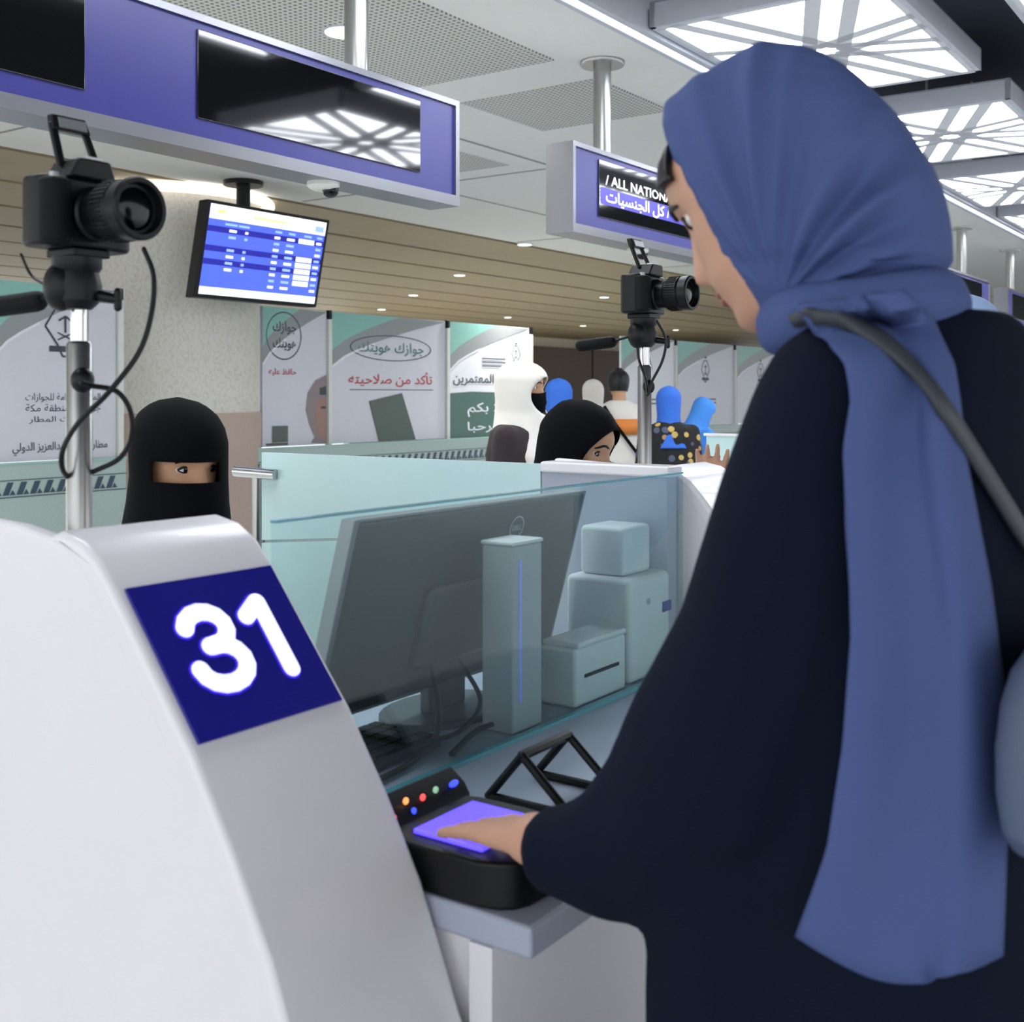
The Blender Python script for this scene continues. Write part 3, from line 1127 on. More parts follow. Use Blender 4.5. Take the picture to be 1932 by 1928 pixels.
# desk between the counter ends
DT = 0.85
PA = K0 + STEP - 0.045
dk = thing('service_counter', 'grey topped service counter with white front between the counter ends', 'counter', h(1.57, 1.2, 0))
obj('desktop', MB().box(K1 + 0.004, PA - 0.016, 0.67, 1.75, DT - 0.035, DT), DESK, dk, bevel=0.006)
obj('front_panel', MB().box(K1 + 0.004, PA - 0.016, 0.72, 0.75, 0, DT - 0.035), KWHITE, dk)
m = MB().box(K1 + 0.02, K1 + 0.05, 0.75, 1.7, 0, DT - 0.035)
m.box(PA - 0.05, PA - 0.02, 0.75, 1.7, 0, DT - 0.035)
obj('side_panel', m, KWHITE, dk)
obj('kick_plate', MB().box(K1 + 0.004, PA - 0.016, 0.69, 0.72, 0, 0.12), DEVGREY, dk)

# booth side partition
PA = K0 + STEP - 0.045
sp = thing('booth_partition', 'frosted pale teal glass partition beside the veiled officer', 'partition', h(PA, 2.0, 0))
bL, bM_ = 2.27, 1.397
obj('upper_pane', MB().prism([(PA, bM_, 1.10), (PA, bL, 1.022), (PA, bL, 1.25), (PA, bM_, 1.25)], (-0.012, 0, 0)), FROST, sp)
obj('lower_pane', MB().prism([(PA, bM_, 0.1), (PA, bL, 0.1), (PA, bL, 1.014), (PA, bM_, 1.092)], (-0.012, 0, 0)), FROST, sp)
obj('post', MB().tube([(PA + 0.01, bL + 0.035, 0), (PA + 0.01, bL + 0.035, 1.2)], 0.018, 16), STEEL, sp)
obj('clamp', MB().tube([(PA - 0.04, bL + 0.07, 1.20), (PA - 0.02, bL - 0.06, 1.195)], 0.014, 16), CHROME, sp)
pk = h(PA - 0.05, 2.45, 0.91)
m = MB().tube([(PA - 0.012, 2.44, 0.84), (PA - 0.07, 2.40, 0.89)], 0.022, 14, True)
m.ell((PA - 0.09, 2.39, 0.915), 0.034, 0.034, 0.034)
obj('handle', m, CHROME, sp)
sw = thing('counter_side_wall', 'white capped grey side wall behind the monitor', 'partition', h(PA, 1.2, 0))
obj('panel', MB().box(PA - 0.012, PA + 0.03, 1.09, bM_ - 0.004, 0, 1.232), KGREY, sw)
obj('cap', MB().box(PA - 0.02, PA + 0.04, 1.08, bM_ - 0.002, 1.232, 1.256), KWHITE, sw, bevel=0.006)
# a further frosted partition seen past the counter
fp = thing('booth_partition', 'small far piece of teal frosted glass next to the raised fingers', 'partition', h(4.3, 1.6, 0))
obj('upper_pane', MB().box(4.29, 4.302, 1.0, 2.05, 0.1, 1.235), FROST, fp)
obj('top_edge', MB().box(4.285, 4.307, 1.0, 2.06, 1.235, 1.245), KWHITE, fp)

# clear glass screen
gs = thing('glass_screen', 'clear glass screen standing on the counter in front of the monitor', 'glass screen', h(1.6, 1.05, DT))
obj('pane', MB().box(K1 + 0.008, PA - 0.02, 1.05, 1.058, DT + 0.004, 1.243), GLASS, gs)
m = MB().box(K1 + 0.008, PA - 0.02, 1.048, 1.06, DT, DT + 0.006)
m.box(K1 + 0.008, PA - 0.02, 1.0485, 1.0595, 1.243, 1.246)
obj('edge_strip', m, GLASSEDGE, gs)

# monitor seen from behind
MB_, MT = 1.15, 1.215
ma0, ma1 = 1.255, 1.885


def mon(u, v, d):
    return V((ma0 + u * (ma1 - ma0), MB_ + 0.085 * (1 - v) + d, 0.905 + v * (MT - 0.905)))


mo = thing('computer_monitor', 'large dark computer monitor seen from behind the glass', 'monitor', h(1.57, 1.25, DT))
m = MB().prism([mon(0, 0, 0), mon(1, 0, 0), mon(1, 1, 0), mon(0, 1, 0)], (0, 0.02, 0))
obj('back_cover', m, MONGREY, mo, bevel=0.008, bseg=3)
m = MB()
for (u0, v0, u1, v1) in ((-0.004, 0.985, 1.004, 1.012), (-0.012, -0.01, 0.006, 1.01), (0.994, -0.01, 1.012, 1.01), (-0.004, -0.012, 1.004, 0.012)):
    m.prism([mon(u0, v0, 0.004), mon(u1, v0, 0.004), mon(u1, v1, 0.004), mon(u0, v1, 0.004)], (0, 0.03, 0))
obj('bezel', m, MONTRIM, mo, bevel=0.003)
m = MB().prism([mon(0.02, 0.03, 0.0205), mon(0.98, 0.03, 0.0205), mon(0.98, 0.97, 0.0205), mon(0.02, 0.97, 0.0205)], (0, 0.004, 0))
obj('display', m, SCREENBLK, mo)
m = MB().prism([mon(0.3, 0.15, -0.02), mon(0.7, 0.15, -0.02), mon(0.7, 0.6, -0.02), mon(0.3, 0.6, -0.02)], (0, 0.025, 0))
obj('rear_bulge', m, MONGREY, mo, bevel=0.012)
m = MB()
lc = (0.66, 0.845)


def lg(x, z):
    return mon(lc[0] + x / (ma1 - ma0), lc[1] + z / (MT - 0.905), -0.001)


ring2d(m, 0, 0, 0.021, 0.021, 0.0028, lg)
text(m, 'DELL', 0.013, lg(0, -0.0045), (1, 0, 0), (lg(0, 1) - lg(0, 0)), bold=0.02)
obj('logo', m, SILVERTXT, mo, smooth=False)
m = MB().box(1.52, 1.62, 1.235, 1.26, DT + 0.01, 1.0)
obj('neck', m, MONGREY, mo, bevel=0.006)
m = MB().prism([(1.57 + 0.13 * math.cos(k * math.pi / 12), 1.25 + 0.09 * math.sin(k * math.pi / 12), DT) for k in range(24)], (0, 0, 0.012))
obj('foot', m, MONGREY, mo, bevel=0.003)

# passport reader tower, label printers, keyboard, cables
tw = thing('passport_camera_tower', 'tall square grey device tower in front of the monitor', 'device', h(1.57, 1.1, DT))
obj('body', MB().box(1.53, 1.615, 1.072, 1.135, DT, 1.155), DEVGREY, tw, bevel=0.004)
obj('top_cap', MB().box(1.528, 1.617, 1.07, 1.137, 1.155, 1.162), DEVWHITE, tw, bevel=0.003)
obj('reflection_strip', MB().box(1.548, 1.552, 1.0705, 1.073, 0.90, 1.13), mat('reflection_strip_blue', '#7d8de8', 0.3, emit='#6a80f0', estr=0.35), tw)  # glowing strip stands in for a blue reflection along the tower edge
pr = thing('document_printer', 'off-white upright printer on the counter beside the monitor', 'device', h(2.0, 1.12, DT))
obj('body', MB().box(1.92, 2.085, 1.075, 1.22, DT, 1.05), DEVWHITE, pr, bevel=0.012, bseg=3)
obj('feed_tower', MB().box(1.94, 2.05, 1.10, 1.2, 1.05, 1.145), DEVWHITE, pr, bevel=0.01, bseg=3)
obj('button', MB().lathe([(0.006, 0), (0.006, -0.003)], (1.99, 1.075, 1.0), (0, 1, 0), 16), CHROME, pr)
obj('blue_label', MB().box(2.05, 2.083, 1.072, 1.0755, 0.97, 0.99), mat('label_violet', '#4a4a98', 0.4), pr)
p2 = thing('card_scanner_box', 'low grey-white scanner box at the foot of the printer', 'device', h(1.8, 1.1, DT))
obj('body', MB().box(1.72, 1.90, 1.072, 1.15, DT, 0.955), DEVWHITE, p2, bevel=0.008, bseg=3)
obj('lid', MB().box(1.725, 1.895, 1.068, 1.145, 0.955, 0.965), DEVWHITE, p2, bevel=0.004)
obj('slot', MB().box(1.75, 1.87, 1.070, 1.073, 0.90, 0.906), BLACKP, p2)
kb = thing('keyboard', 'black keyboard lying under the monitor', 'keyboard', h(1.25, 1.2, DT))
obj('case', MB().box(1.06, 1.42, 1.13, 1.27, DT, DT + 0.016), BLACKP, kb, bevel=0.004)
m = MB()
for r_ in range(5):
    for c_ in range(15):
        m.box(1.07 + c_ * 0.023, 1.07 + c_ * 0.023 + 0.019, 1.14 + r_ * 0.025, 1.14 + r_ * 0.025 + 0.02, DT + 0.016, DT + 0.021)
obj('keys', m, BLACKR, kb, smooth=False)


def cable(name, pts, r, mt, label, cat='cable', group=None, M=H):
    P = [V(p) for p in pts]
    out = []
    for i in range(len(P) - 1):
        a_, b_, c_, d_ = P[max(i - 1, 0)], P[i], P[i + 1], P[min(i + 2, len(P) - 1)]
        for k in range(6):
            t_ = k / 6
            out.append(0.5 * ((2 * b_) + (c_ - a_) * t_ + (2 * a_ - 5 * b_ + 4 * c_ - d_) * t_ ** 2 + (3 * b_ - a_ - 3 * c_ + d_) * t_ ** 3))
    out.append(P[-1])
    o = obj(name, MB().tube(out, r, 8, True), mt, M=M)
    return tag(o, label, cat, group)


cable('monitor_cable', [(1.50, 1.22, 0.96), (1.46, 1.17, 0.90), (1.40, 1.13, 0.866), (1.30, 1.10, 0.858), (1.2, 1.09, 0.858)], 0.005, BLACKP, 'black cable looping under the monitor towards the keyboard')
cable('monitor_cable', [(1.66, 1.22, 0.96), (1.67, 1.14, 0.90), (1.62, 1.10, 0.866), (1.5, 1.115, 0.862), (1.38, 1.08, 0.858)], 0.0045, BLACKP, 'black cable sagging beside the device tower foot')
cable('monitor_cable', [(1.58, 1.23, 0.95), (1.56, 1.16, 0.89), (1.45, 1.12, 0.868), (1.33, 1.12, 0.872), (1.12, 1.10, 0.857)], 0.004, BLACKP, 'thin black cable bundled across the counter behind the glass')
cn = thing('cable_connector', 'small translucent white plug on the counter behind the glass', 'connector', h(1.10, 1.05, DT))
obj('body', MB().box(1.085, 1.11, 1.035, 1.06, DT + 0.001, DT + 0.028), PAPER, cn, bevel=0.006)
obj('tip', MB().lathe([(0.008, 0), (0.008, 0.022), (0.005, 0.026)], (1.108, 1.05, DT + 0.014), (0.9, -0.3, 0), 14), PAPER, cn)

# fingerprint scanner
fs = thing('fingerprint_scanner', 'black fingerprint scanner with glowing violet plate under her hand', 'scanner', h(1.07, 0.8, DT))
m = MB()
outl = []
for k in range(20):
    t_ = 2 * math.pi * k / 20
    ex = 0.5
    cx_, cy_ = math.cos(t_), math.sin(t_)
    outl.append((1.075 + 0.084 * math.copysign(abs(cx_) ** ex, cx_), 0.80 + 0.105 * math.copysign(abs(cy_) ** ex, cy_), DT))
m.prism(outl, (0, 0, 0.052))
obj('body', m, BLACKP, fs, bevel=0.006, bseg=3)
obj('platen', MB().box(1.012, 1.125, 0.75, 0.848, DT + 0.052, DT + 0.058), GLOWP, fs, bevel=0.002)
m = MB().prism([(1.0, 0.872, DT + 0.05), (1.0, 0.905, DT + 0.05), (1.0, 0.905, DT + 0.082), (1.0, 0.882, DT + 0.066)], (0.155, 0, 0))
obj('status_panel', m, BLACKP, fs, bevel=0.003)
for k, (a, z, mt, nm) in enumerate(((1.015, 0.062, LEDR, 'status_light'), (1.04, 0.074, LEDO, 'status_light'), (1.05, 0.060, LEDB, 'status_light'), (1.07, 0.07, LEDR, 'status_light'), (1.095, 0.072, LEDG, 'status_light'), (1.13, 0.07, LEDB, 'status_light'))):
    o = obj(nm, MB().ell((a, 0.876 + (z - 0.05) * 0.25, DT + z), 0.009 if k == 5 else 0.0042, 0.003, 0.0042, nu=12, nv=8), mt, fs)
# black folding stand
st = thing('tablet_stand', 'black folding frame stand on the counter under the glass edge', 'stand', h(1.32, 0.85, DT))
for a in (1.27, 1.385):
    m = MB()
    m.tube([(a, 0.80, DT + 0.006), (a, 0.875, DT + 0.07)], 0.006, 8, True)
    m.tube([(a, 0.80, DT + 0.006), (a, 0.93, DT + 0.006)], 0.006, 8, True)
    m.tube([(a, 0.93, DT + 0.006), (a, 0.875, DT + 0.07)], 0.006, 8, True)
    obj('side_frame', m, BLACKP, st)
obj('rest_bar', MB().tube([(1.27, 0.80, DT + 0.008), (1.385, 0.80, DT + 0.008)], 0.007, 8, True), BLACKP, st)
obj('top_bar', MB().tube([(1.27, 0.875, DT + 0.07), (1.385, 0.875, DT + 0.07)], 0.007, 8, True), BLACKP, st)


# ================================================================ CAMERAS ON STANDS
def camera_rig(a, b, labs, first):
    zt = DT
    stn = thing('camera_stand', labs[0], 'camera stand', h(a, b, zt), 'steel camera stands on the counter ends')
    obj('pole', MB().lathe([(0.0105, 1.40), (0.0105, 1.545)], (a, b, 0), (0, 0, 1), 20), CHROME, stn)
    obj('sleeve', MB().lathe([(0.0155, zt), (0.0155, 1.462), (0.0125, 1.466)], (a, b, 0), (0, 0, 1), 20), STEEL, stn)
    obj('base_flange', MB().lathe([(0.03, zt), (0.03, zt + 0.006), (0.017, zt + 0.008)], (a, b, 0), (0, 0, 1), 20), STEEL, stn)
    obj('clamp_knob', MB().ell((a - 0.004, b - 0.012, 1.418), 0.014, 0.014, 0.016), BLACKP, stn)
    hd = MB().lathe([(0.018, 1.505), (0.028, 1.515), (0.03, 1.535), (0.026, 1.55), (0.03, 1.556), (0.03, 1.568)], (a - 0.004, b, 0), (0, 0, 1), 20)
    hd.ell((a - 0.022, b + 0.006, 1.532), 0.02, 0.022, 0.03)
    obj('ball_head', hd, BLACKP, stn)
    lv = MB().tube([(a + 0.01, b - 0.02, 1.522), (a + 0.022, b - 0.045, 1.517)], [0.008, 0.006], 10, True)
    lv.tube([(a + 0.022, b - 0.046, 1.507), (a + 0.022, b - 0.046, 1.526)], 0.005, 8, True)
    obj('lever', lv, BLACKP, stn)
    obj('quick_plate', MB().box(a - 0.026, a + 0.026, b - 0.026, b + 0.03, 1.568, 1.578), BLACKP, stn, bevel=0.002)
    z0 = 1.578
    c = thing('dslr_camera', labs[1], 'camera', h(a, b, z0), 'black cameras on steel stands')
    m = MB()
    body = []
    for k in range(24):
        t_ = 2 * math.pi * k / 24
        cx_, sy_ = math.cos(t_), math.sin(t_)
        body.append((a + 0.065 * math.copysign(abs(cx_) ** 0.4, cx_), b + 0.004 + 0.029 * math.copysign(abs(sy_) ** 0.55, sy_), z0))
    m.prism(body, (0, 0, 0.085))
    obj('body', m, BLACKP, c, bevel=0.006, bseg=3)
    m = MB()
    gp = []
    for k in range(18):
        t_ = 2 * math.pi * k / 18
        gp.append((a - 0.048 + 0.02 * math.cos(t_), b - 0.022 + 0.018 * math.sin(t_), z0 + 0.003))
    m.prism(gp, (0, 0, 0.077))
    obj('grip', m, BLACKR, c, bevel=0.006)
    m = MB().prism([(a - 0.034, b - 0.03, z0 + 0.083), (a - 0.022, b - 0.034, z0 + 0.108), (a + 0.022, b - 0.034, z0 + 0.108), (a + 0.034, b - 0.03, z0 + 0.083)], (0, 0.055, 0))
    obj('viewfinder_hump', m, BLACKP, c, bevel=0.004)
    o = obj('lens', MB().lathe([(0.033, -0.022), (0.034, -0.034), (0.031, -0.037), (0.0315, -0.055), (0.035, -0.058), (0.0365, -0.062), (0.0365, -0.088), (0.034, -0.091), (0.037, -0.094), (0.038, -0.112), (0.036, -0.115), (0.031, -0.115), (0.029, -0.104), (0.001, -0.102)], (a + 0.004, b, z0 + 0.042), (0, 1, 0), 36), BLACKP, c, angle=25)
    obj('front_element', MB().ell((a + 0.004, b - 0.103, z0 + 0.042), 0.026, 0.006, 0.026), LENSG, o)
    m = MB()
    for k in range(40):
        t_ = 2 * math.pi * k / 40
        pc = V((a + 0.004 + 0.0368 * math.cos(t_), 0, z0 + 0.042 + 0.0368 * math.sin(t_)))
        m.tube([(pc.x, b - 0.064, pc.z), (pc.x, b - 0.086, pc.z)], 0.0011, 5)
    obj('zoom_ring', m, BLACKR, o, smooth=False)
    m = MB()
    for s_ in (-1, 1):
        m.prism([(a + s_ * 0.026 - 0.005, b - 0.006, z0 + 0.1), (a + s_ * 0.026 + 0.005, b - 0.006, z0 + 0.1), (a + s_ * 0.022 + 0.005, b + 0.02, z0 + 0.158), (a + s_ * 0.022 - 0.005, b + 0.02, z0 + 0.158)], (0, 0.009, 0))
    m.prism([(a - 0.027, b + 0.012, z0 + 0.147), (a + 0.027, b + 0.012, z0 + 0.147), (a + 0.024, b + 0.02, z0 + 0.168), (a - 0.024, b + 0.02, z0 + 0.168)], (0, 0.014, 0))
    fl = obj('flash', m, BLACKP, c, bevel=0.003)
    obj('flash_window', MB().prism([(a - 0.019, b + 0.0125, z0 + 0.15), (a + 0.019, b + 0.0125, z0 + 0.15), (a + 0.019, b + 0.0165, z0 + 0.163), (a - 0.019, b + 0.0165, z0 + 0.163)], (0, -0.002, 0)), SILVERTXT, fl)
    obj('hot_shoe', MB().box(a - 0.012, a + 0.012, b - 0.03, b - 0.012, z0 + 0.107, z0 + 0.111), SILVERTXT, c)
    obj('mode_dial', MB().lathe([(0.011, z0 + 0.085), (0.011, z0 + 0.094)], (a + 0.048, b + 0.006, 0), (0, 0, 1), 18), BLACKP, c)
    obj('shutter_button', MB().lathe([(0.007, z0 + 0.08), (0.006, z0 + 0.087)], (a - 0.048, b - 0.02, 0), (0, 0, 1), 14), SILVERTXT, c)
    mc = thing('shotgun_microphone', labs[2], 'microphone', h(a - 0.02, b + 0.11, 1.50), 'black foam microphones behind the cameras')
    ax = V((-0.4, 0.75, -0.1)).normalized()
    c0 = V((a - 0.02, b + 0.11, 1.515))
    obj('foam_cover', MB().tube([c0 - ax * 0.032, c0 + ax * 0.036], 0.0135, 16, True), BLACKR, mc)
    obj('mount_rod', MB().tube([c0 - ax * 0.03, (a - 0.006, b + 0.012, 1.535)], 0.0028, 8), BLACKP, mc)
    return stn


camera_rig(0.862, 1.256, ('steel camera stand on the counter end numbered 31', 'black camera on the stand behind the number 31 counter, flash raised', 'black microphone poking in from the edge beside the near camera'), True)
camera_rig(0.862 + STEP, 1.23, ('slim steel camera stand on the far counter end', 'small black camera seen sideways before her mouth', 'black microphone in front of the brown doorway'), False)
D1 = 1.40
cable('camera_cable', [at(272, 470, D1 - 0.02), at(290, 520, D1 - 0.03), at(286, 590, D1 - 0.04), at(262, 665, D1 - 0.05), at(205, 740, D1 - 0.06), at(150, 795, D1 - 0.05), at(120, 845, D1 - 0.02), at(118, 885, D1), at(140, 905, D1 + 0.03),
                       at(180, 888, D1 + 0.03), at(225, 865, D1 + 0.02), at(248, 825, D1 + 0.0), at(246, 775, D1 - 0.01), at(220, 738, D1 - 0.02), at(175, 728, D1 - 0.03), at(155, 722, D1 - 0.04)], 0.0032, BLACKP,
      'black cable looping around the near camera stand', M=ID)
D2 = 2.5
cable('camera_cable', [at(1240, 606, D2), at(1256, 640, D2), at(1250, 680, D2), at(1230, 720, D2), at(1222, 745, D2), at(1218, 715, D2 + 0.02), at(1206, 680, D2 + 0.04), at(1203, 655, D2 + 0.04)], 0.003, BLACKP,
      'black cable hanging below the far sideways camera', M=ID)
cable('strap_cord', [at(40, 480, D1 + 0.06), at(60, 520, D1 + 0.1), at(100, 545, D1 + 0.06), at(130, 560, D1 + 0.03)], 0.002, BLACKP, 'thin cord under the near camera body', M=ID)


# ================================================================ PEOPLE
def frame(c, ang, tilt_=0.0, s=1.0):
    """head/body frame: x right, y forward, z up; ang = heading of forward"""
    f = V((math.cos(ang), math.sin(ang), 0))
    r = V((f.y, -f.x, 0))
    fy = f * math.cos(tilt_) - V((0, 0, 1)) * math.sin(tilt_)
    uz = V((0, 0, 1)) * math.cos(tilt_) + f * math.sin(tilt_)
    M = Matrix(((r.x, fy.x, uz.x, c[0]), (r.y, fy.y, uz.y, c[1]), (r.z, fy.z, uz.z, c[2]), (0, 0, 0, 1)))
    return M @ Matrix.Scale(s, 4)


def lerp(tab, z):
    if z <= tab[0][0]:
        return tab[0][1]
    for (z0, v0), (z1, v1) in zip(tab, tab[1:]):
        if z <= z1:
            k = (z - z0) / (z1 - z0)
            return v0 + (v1 - v0) * k
    return tab[-1][1]


FRONT = [(-0.115, 0.055), (-0.108, 0.076), (-0.095, 0.088), (-0.083, 0.086), (-0.074, 0.083), (-0.066, 0.089), (-0.058, 0.0875), (-0.050, 0.092), (-0.040, 0.089), (-0.03, 0.088), (0.0, 0.086), (0.02, 0.085), (0.036, 0.091), (0.06, 0.091), (0.085, 0.079), (0.1, 0.06), (0.112, 0.03), (0.116, 0.004)]
NOSE = [(-0.042, 0.0), (-0.036, 0.014), (-0.026, 0.026), (-0.018, 0.025), (0.0, 0.015), (0.02, 0.006), (0.03, 0.0)]
BACK = [(-0.115, 0.01), (-0.09, 0.045), (-0.05, 0.075), (0, 0.092), (0.04, 0.094), (0.08, 0.078), (0.1, 0.055), (0.112, 0.028), (0.116, 0.004)]
WID = [(-0.115, 0.022), (-0.1, 0.042), (-0.08, 0.055), (-0.05, 0.064), (-0.01, 0.071), (0.03, 0.075), (0.06, 0.071), (0.085, 0.058), (0.1, 0.042), (0.112, 0.022), (0.116, 0.004)]


def face_pt(t, z, out=0.0, nose=True):
    w_, fr, bk = lerp(WID, z) + out, lerp(FRONT, z) + out, lerp(BACK, z) + out
    x = w_ * math.sin(t)
    y = (fr if math.cos(t) > 0 else bk) * math.cos(t)
    if math.cos(t) > 0:
        if nose:
            y += lerp(NOSE, z) * math.exp(-(x / 0.013) ** 2)
        y -= 0.010 * (math.exp(-((x - 0.032) / 0.015) ** 2) + math.exp(-((x + 0.032) / 0.015) ** 2)) * math.exp(-((z - 0.018) / 0.012) ** 2) if out < 0.004 else 0
    return V((x, y, z))


def head_into(mb, M, ears=True):
    zs = [-0.115 + 0.231 * k / 46 for k in range(47)]
    mb.loft([[M @ face_pt(2 * math.pi * i / 56, z) for i in range(56)] for z in zs])
    for s_ in (-1, 1) if ears else ():  # ears
        mb.ell(M @ V((s_ * 0.074, -0.008, -0.005)), 0.008, 0.018, 0.03, M, 10, 8)


def chain(mb, pts, seg=14):
    mb.tube([V(p) for p, _ in pts], [r for _, r in pts], seg, True)


def rings(mb, C, ax_r, ax_f, rows, seg=32, ex=0.8):
    out = []
    for z, hw, hd, *off in rows:
        c = V((C[0], C[1], z))
        if off:
            c += ax_r * off[0] + ax_f * off[1]
        ring = []
        for i in range(seg):
            t_ = 2 * math.pi * i / seg
            cx_, sy_ = math.cos(t_), math.sin(t_)
            ring.append(c + ax_r * hw * math.copysign(abs(cx_) ** ex, cx_) + ax_f * hd * math.copysign(abs(sy_) ** ex, sy_))
        out.append(ring)
    mb.loft(out)


def hand_into(mb, wrist, d, up, thumb, s=1.0, curl=0.25, spread=1.0):
    """palm and five bent fingers; d = pointing direction, up = back of the hand, thumb = side of the thumb"""
    d, up = V(d).normalized(), V(up).normalized()
    up = (up - d * up.dot(d)).normalized()
    sd = V(thumb)
    sd = (sd - d * sd.dot(d) - up * sd.dot(up)).normalized()
    w = V(wrist)
    rr = []
    for k, (l, hw, ht) in enumerate(((-0.01, 0.024, 0.019), (0.015, 0.03, 0.018), (0.05, 0.039, 0.016), (0.085, 0.041, 0.013), (0.094, 0.036, 0.009))):
        rr.append([w + d * l * s + (sd * hw * math.cos(2 * math.pi * i / 16) + up * ht * math.sin(2 * math.pi * i / 16)) * s for i in range(16)])
    mb.loft(rr)
    for off, ln, ag in ((0.031, 0.066, 5), (0.0105, 0.076, 1), (-0.0105, 0.071, -3), (-0.031, 0.056, -8)):
        a_ = R(ag) * spread
        fd = (d * math.cos(a_) + sd * math.sin(a_)).normalized()
        p0 = w + (d * 0.075 + sd * off) * s
        p1 = w + (d * 0.092 + sd * off * 1.03) * s
        p2 = p1 + (fd * math.cos(curl * 0.5) - up * math.sin(curl * 0.5)) * ln * 0.45 * s
        p3 = p2 + (fd * math.cos(curl) - up * math.sin(curl)) * ln * 0.33 * s
        p4 = p3 + (fd * math.cos(curl * 1.6) - up * math.sin(curl * 1.6)) * ln * 0.22 * s
        chain(mb, [(p0, 0.0098 * s), (p1, 0.0095 * s), (p2, 0.0084 * s), (p3, 0.0075 * s), (p4, 0.0064 * s)], 10)
    t0 = w + (d * 0.022 + sd * 0.024) * s
    t1 = t0 + (d * 0.6 + sd * 0.75 - up * 0.2).normalized() * 0.034 * s
    t2 = t1 + (d * 0.88 + sd * 0.45 - up * 0.15).normalized() * 0.03 * s
    t3 = t2 + (d * 0.97 + sd * 0.15 - up * 0.15).normalized() * 0.022 * s
    chain(mb, [(t0, 0.0125 * s), (t1, 0.0108 * s), (t2, 0.0095 * s), (t3, 0.0075 * s)], 10)


def eyes_into(root, M, look=(0.0, 0.0), brow=True, liner=True):
    s = M.to_scale().x
    for k in (-1, 1):
        c = M @ V((k * 0.032, 0.0628, 0.018))
        m = MB().ell(c, 0.0160 * s, 0.0100 * s, 0.0088 * s, M.normalized(), 20, 14)
        e = obj('eye', m, EYEW, root, M=ID)
        ir = M @ V((k * 0.032 + look[0] * 0.004, 0.0628 + 0.0083, 0.0185 + look[1] * 0.003))
        obj('iris', MB().ell(ir, 0.0066 * s, 0.0030 * s, 0.0066 * s, M.normalized(), 16, 10), EYED, e, M=ID)
        if liner:
            m = MB()
            for sg in (1, -1):
                pts = []
                for j in range(11):
                    u = -1 + 2 * j / 10
                    pts.append(M @ V((k * 0.032 + u * 0.0150, 0.0628 + 0.0100 - 0.0050 * u * u, 0.018 + sg * (0.0066 if sg > 0 else 0.0056) * (1 - u * u))))
                m.tube(pts, [0.0014 * s] * 11 if sg < 0 else [0.0026 * s] * 11, 6)
            obj('eyelashes', m, LASH, e, M=ID)
        if brow:
            pts = [M @ (face_pt(k * t_, 0.038 + 0.006 * math.sin(j_ * 1.1), 0.001)) for j_, t_ in enumerate((0.2, 0.34, 0.48, 0.62, 0.74))]
            obj('eyebrow', MB().tube(pts, [0.0026 * s, 0.0034 * s, 0.0034 * s, 0.0028 * s, 0.0016 * s], 8, True), HAIR, root, M=ID)


def shell(M, rows, hole=None, seg=64, fold=None, ell=None):
    """draped cloth around a head: rows of (z, forward offset, half width, half depth); hole(t, z) leaves the face free"""
    mb = MB()
    tz = [[(2 * math.pi * i / seg, r[0]) for i in range(seg)] for r in rows]
    fs, cut, kept = [], set(), set()
    for k in range(len(rows) - 1):
        for i in range(seg):
            j = (i + 1) % seg
            tm = 2 * math.pi * (i + 0.5) / seg
            if tm > math.pi:
                tm -= 2 * math.pi
            q = ((k, i), (k, j), (k + 1, j), (k + 1, i))
            if hole and hole(tm, (rows[k][0] + rows[k + 1][0]) / 2):
                cut.update(q)
                continue
            kept.update(q)
            fs.append([a_ * seg + b_ for a_, b_ in q])
    if ell:
        tw, zc, zh = ell
        for k, i in cut & kept:
            t_, z = tz[k][i]
            if t_ > math.pi:
                t_ -= 2 * math.pi
            rho = math.hypot(t_ / tw, (z - zc) / zh)
            tz[k][i] = (t_ / rho, zc + (z - zc) / rho)
    cols = [[(r[0], r[c]) for r in rows] for c in (1, 2, 3)]
    vs = []
    for row in tz:
        for t_, z in row:
            f = 1 + (fold(t_, z) if fold else 0)
            yo, w_, d_ = (lerp(c, z) for c in cols)
            vs.append(M @ V((w_ * f * math.sin(t_), yo + d_ * f * math.cos(t_), z)))
    fs.append([(len(rows) - 1) * seg + i for i in range(seg)])
    mb.add(vs, fs)
    return mb


def dense(tab, step):
    out = []
    z = tab[0][0]
    while z < tab[-1][0] - 1e-6:
        for r0, r1 in zip(tab, tab[1:]):
            if r0[0] <= z < r1[0]:
                k = (z - r0[0]) / (r1[0] - r0[0])
                out.append(tuple(a_ + (b_ - a_) * k for a_, b_ in zip(r0, r1)))
        z += step
    out.append(tab[-1])
    return out


def mask_mesh(M, top=-0.008, out=0.007):
    mb = MB()
    zs = [-0.118, -0.11, -0.09, -0.07, -0.05, -0.035, -0.02, top]
    rr = []
    for z in zs:
        row = []
        for i in range(21):
            t_ = R(-78 + 156 * i / 20)
            p = face_pt(t_, max(z, -0.112), out, False)
            p.y += 0.014 * math.exp(-(p.x / 0.03) ** 2) * (1 if z > -0.1 else 0.3)
            p.z = z + (0.008 * math.exp(-(p.x / 0.02) ** 2) if z == top else 0)
            row.append(M @ p)
        rr.append(row)
    return mb.loft(rr, cap=False, closed=False)


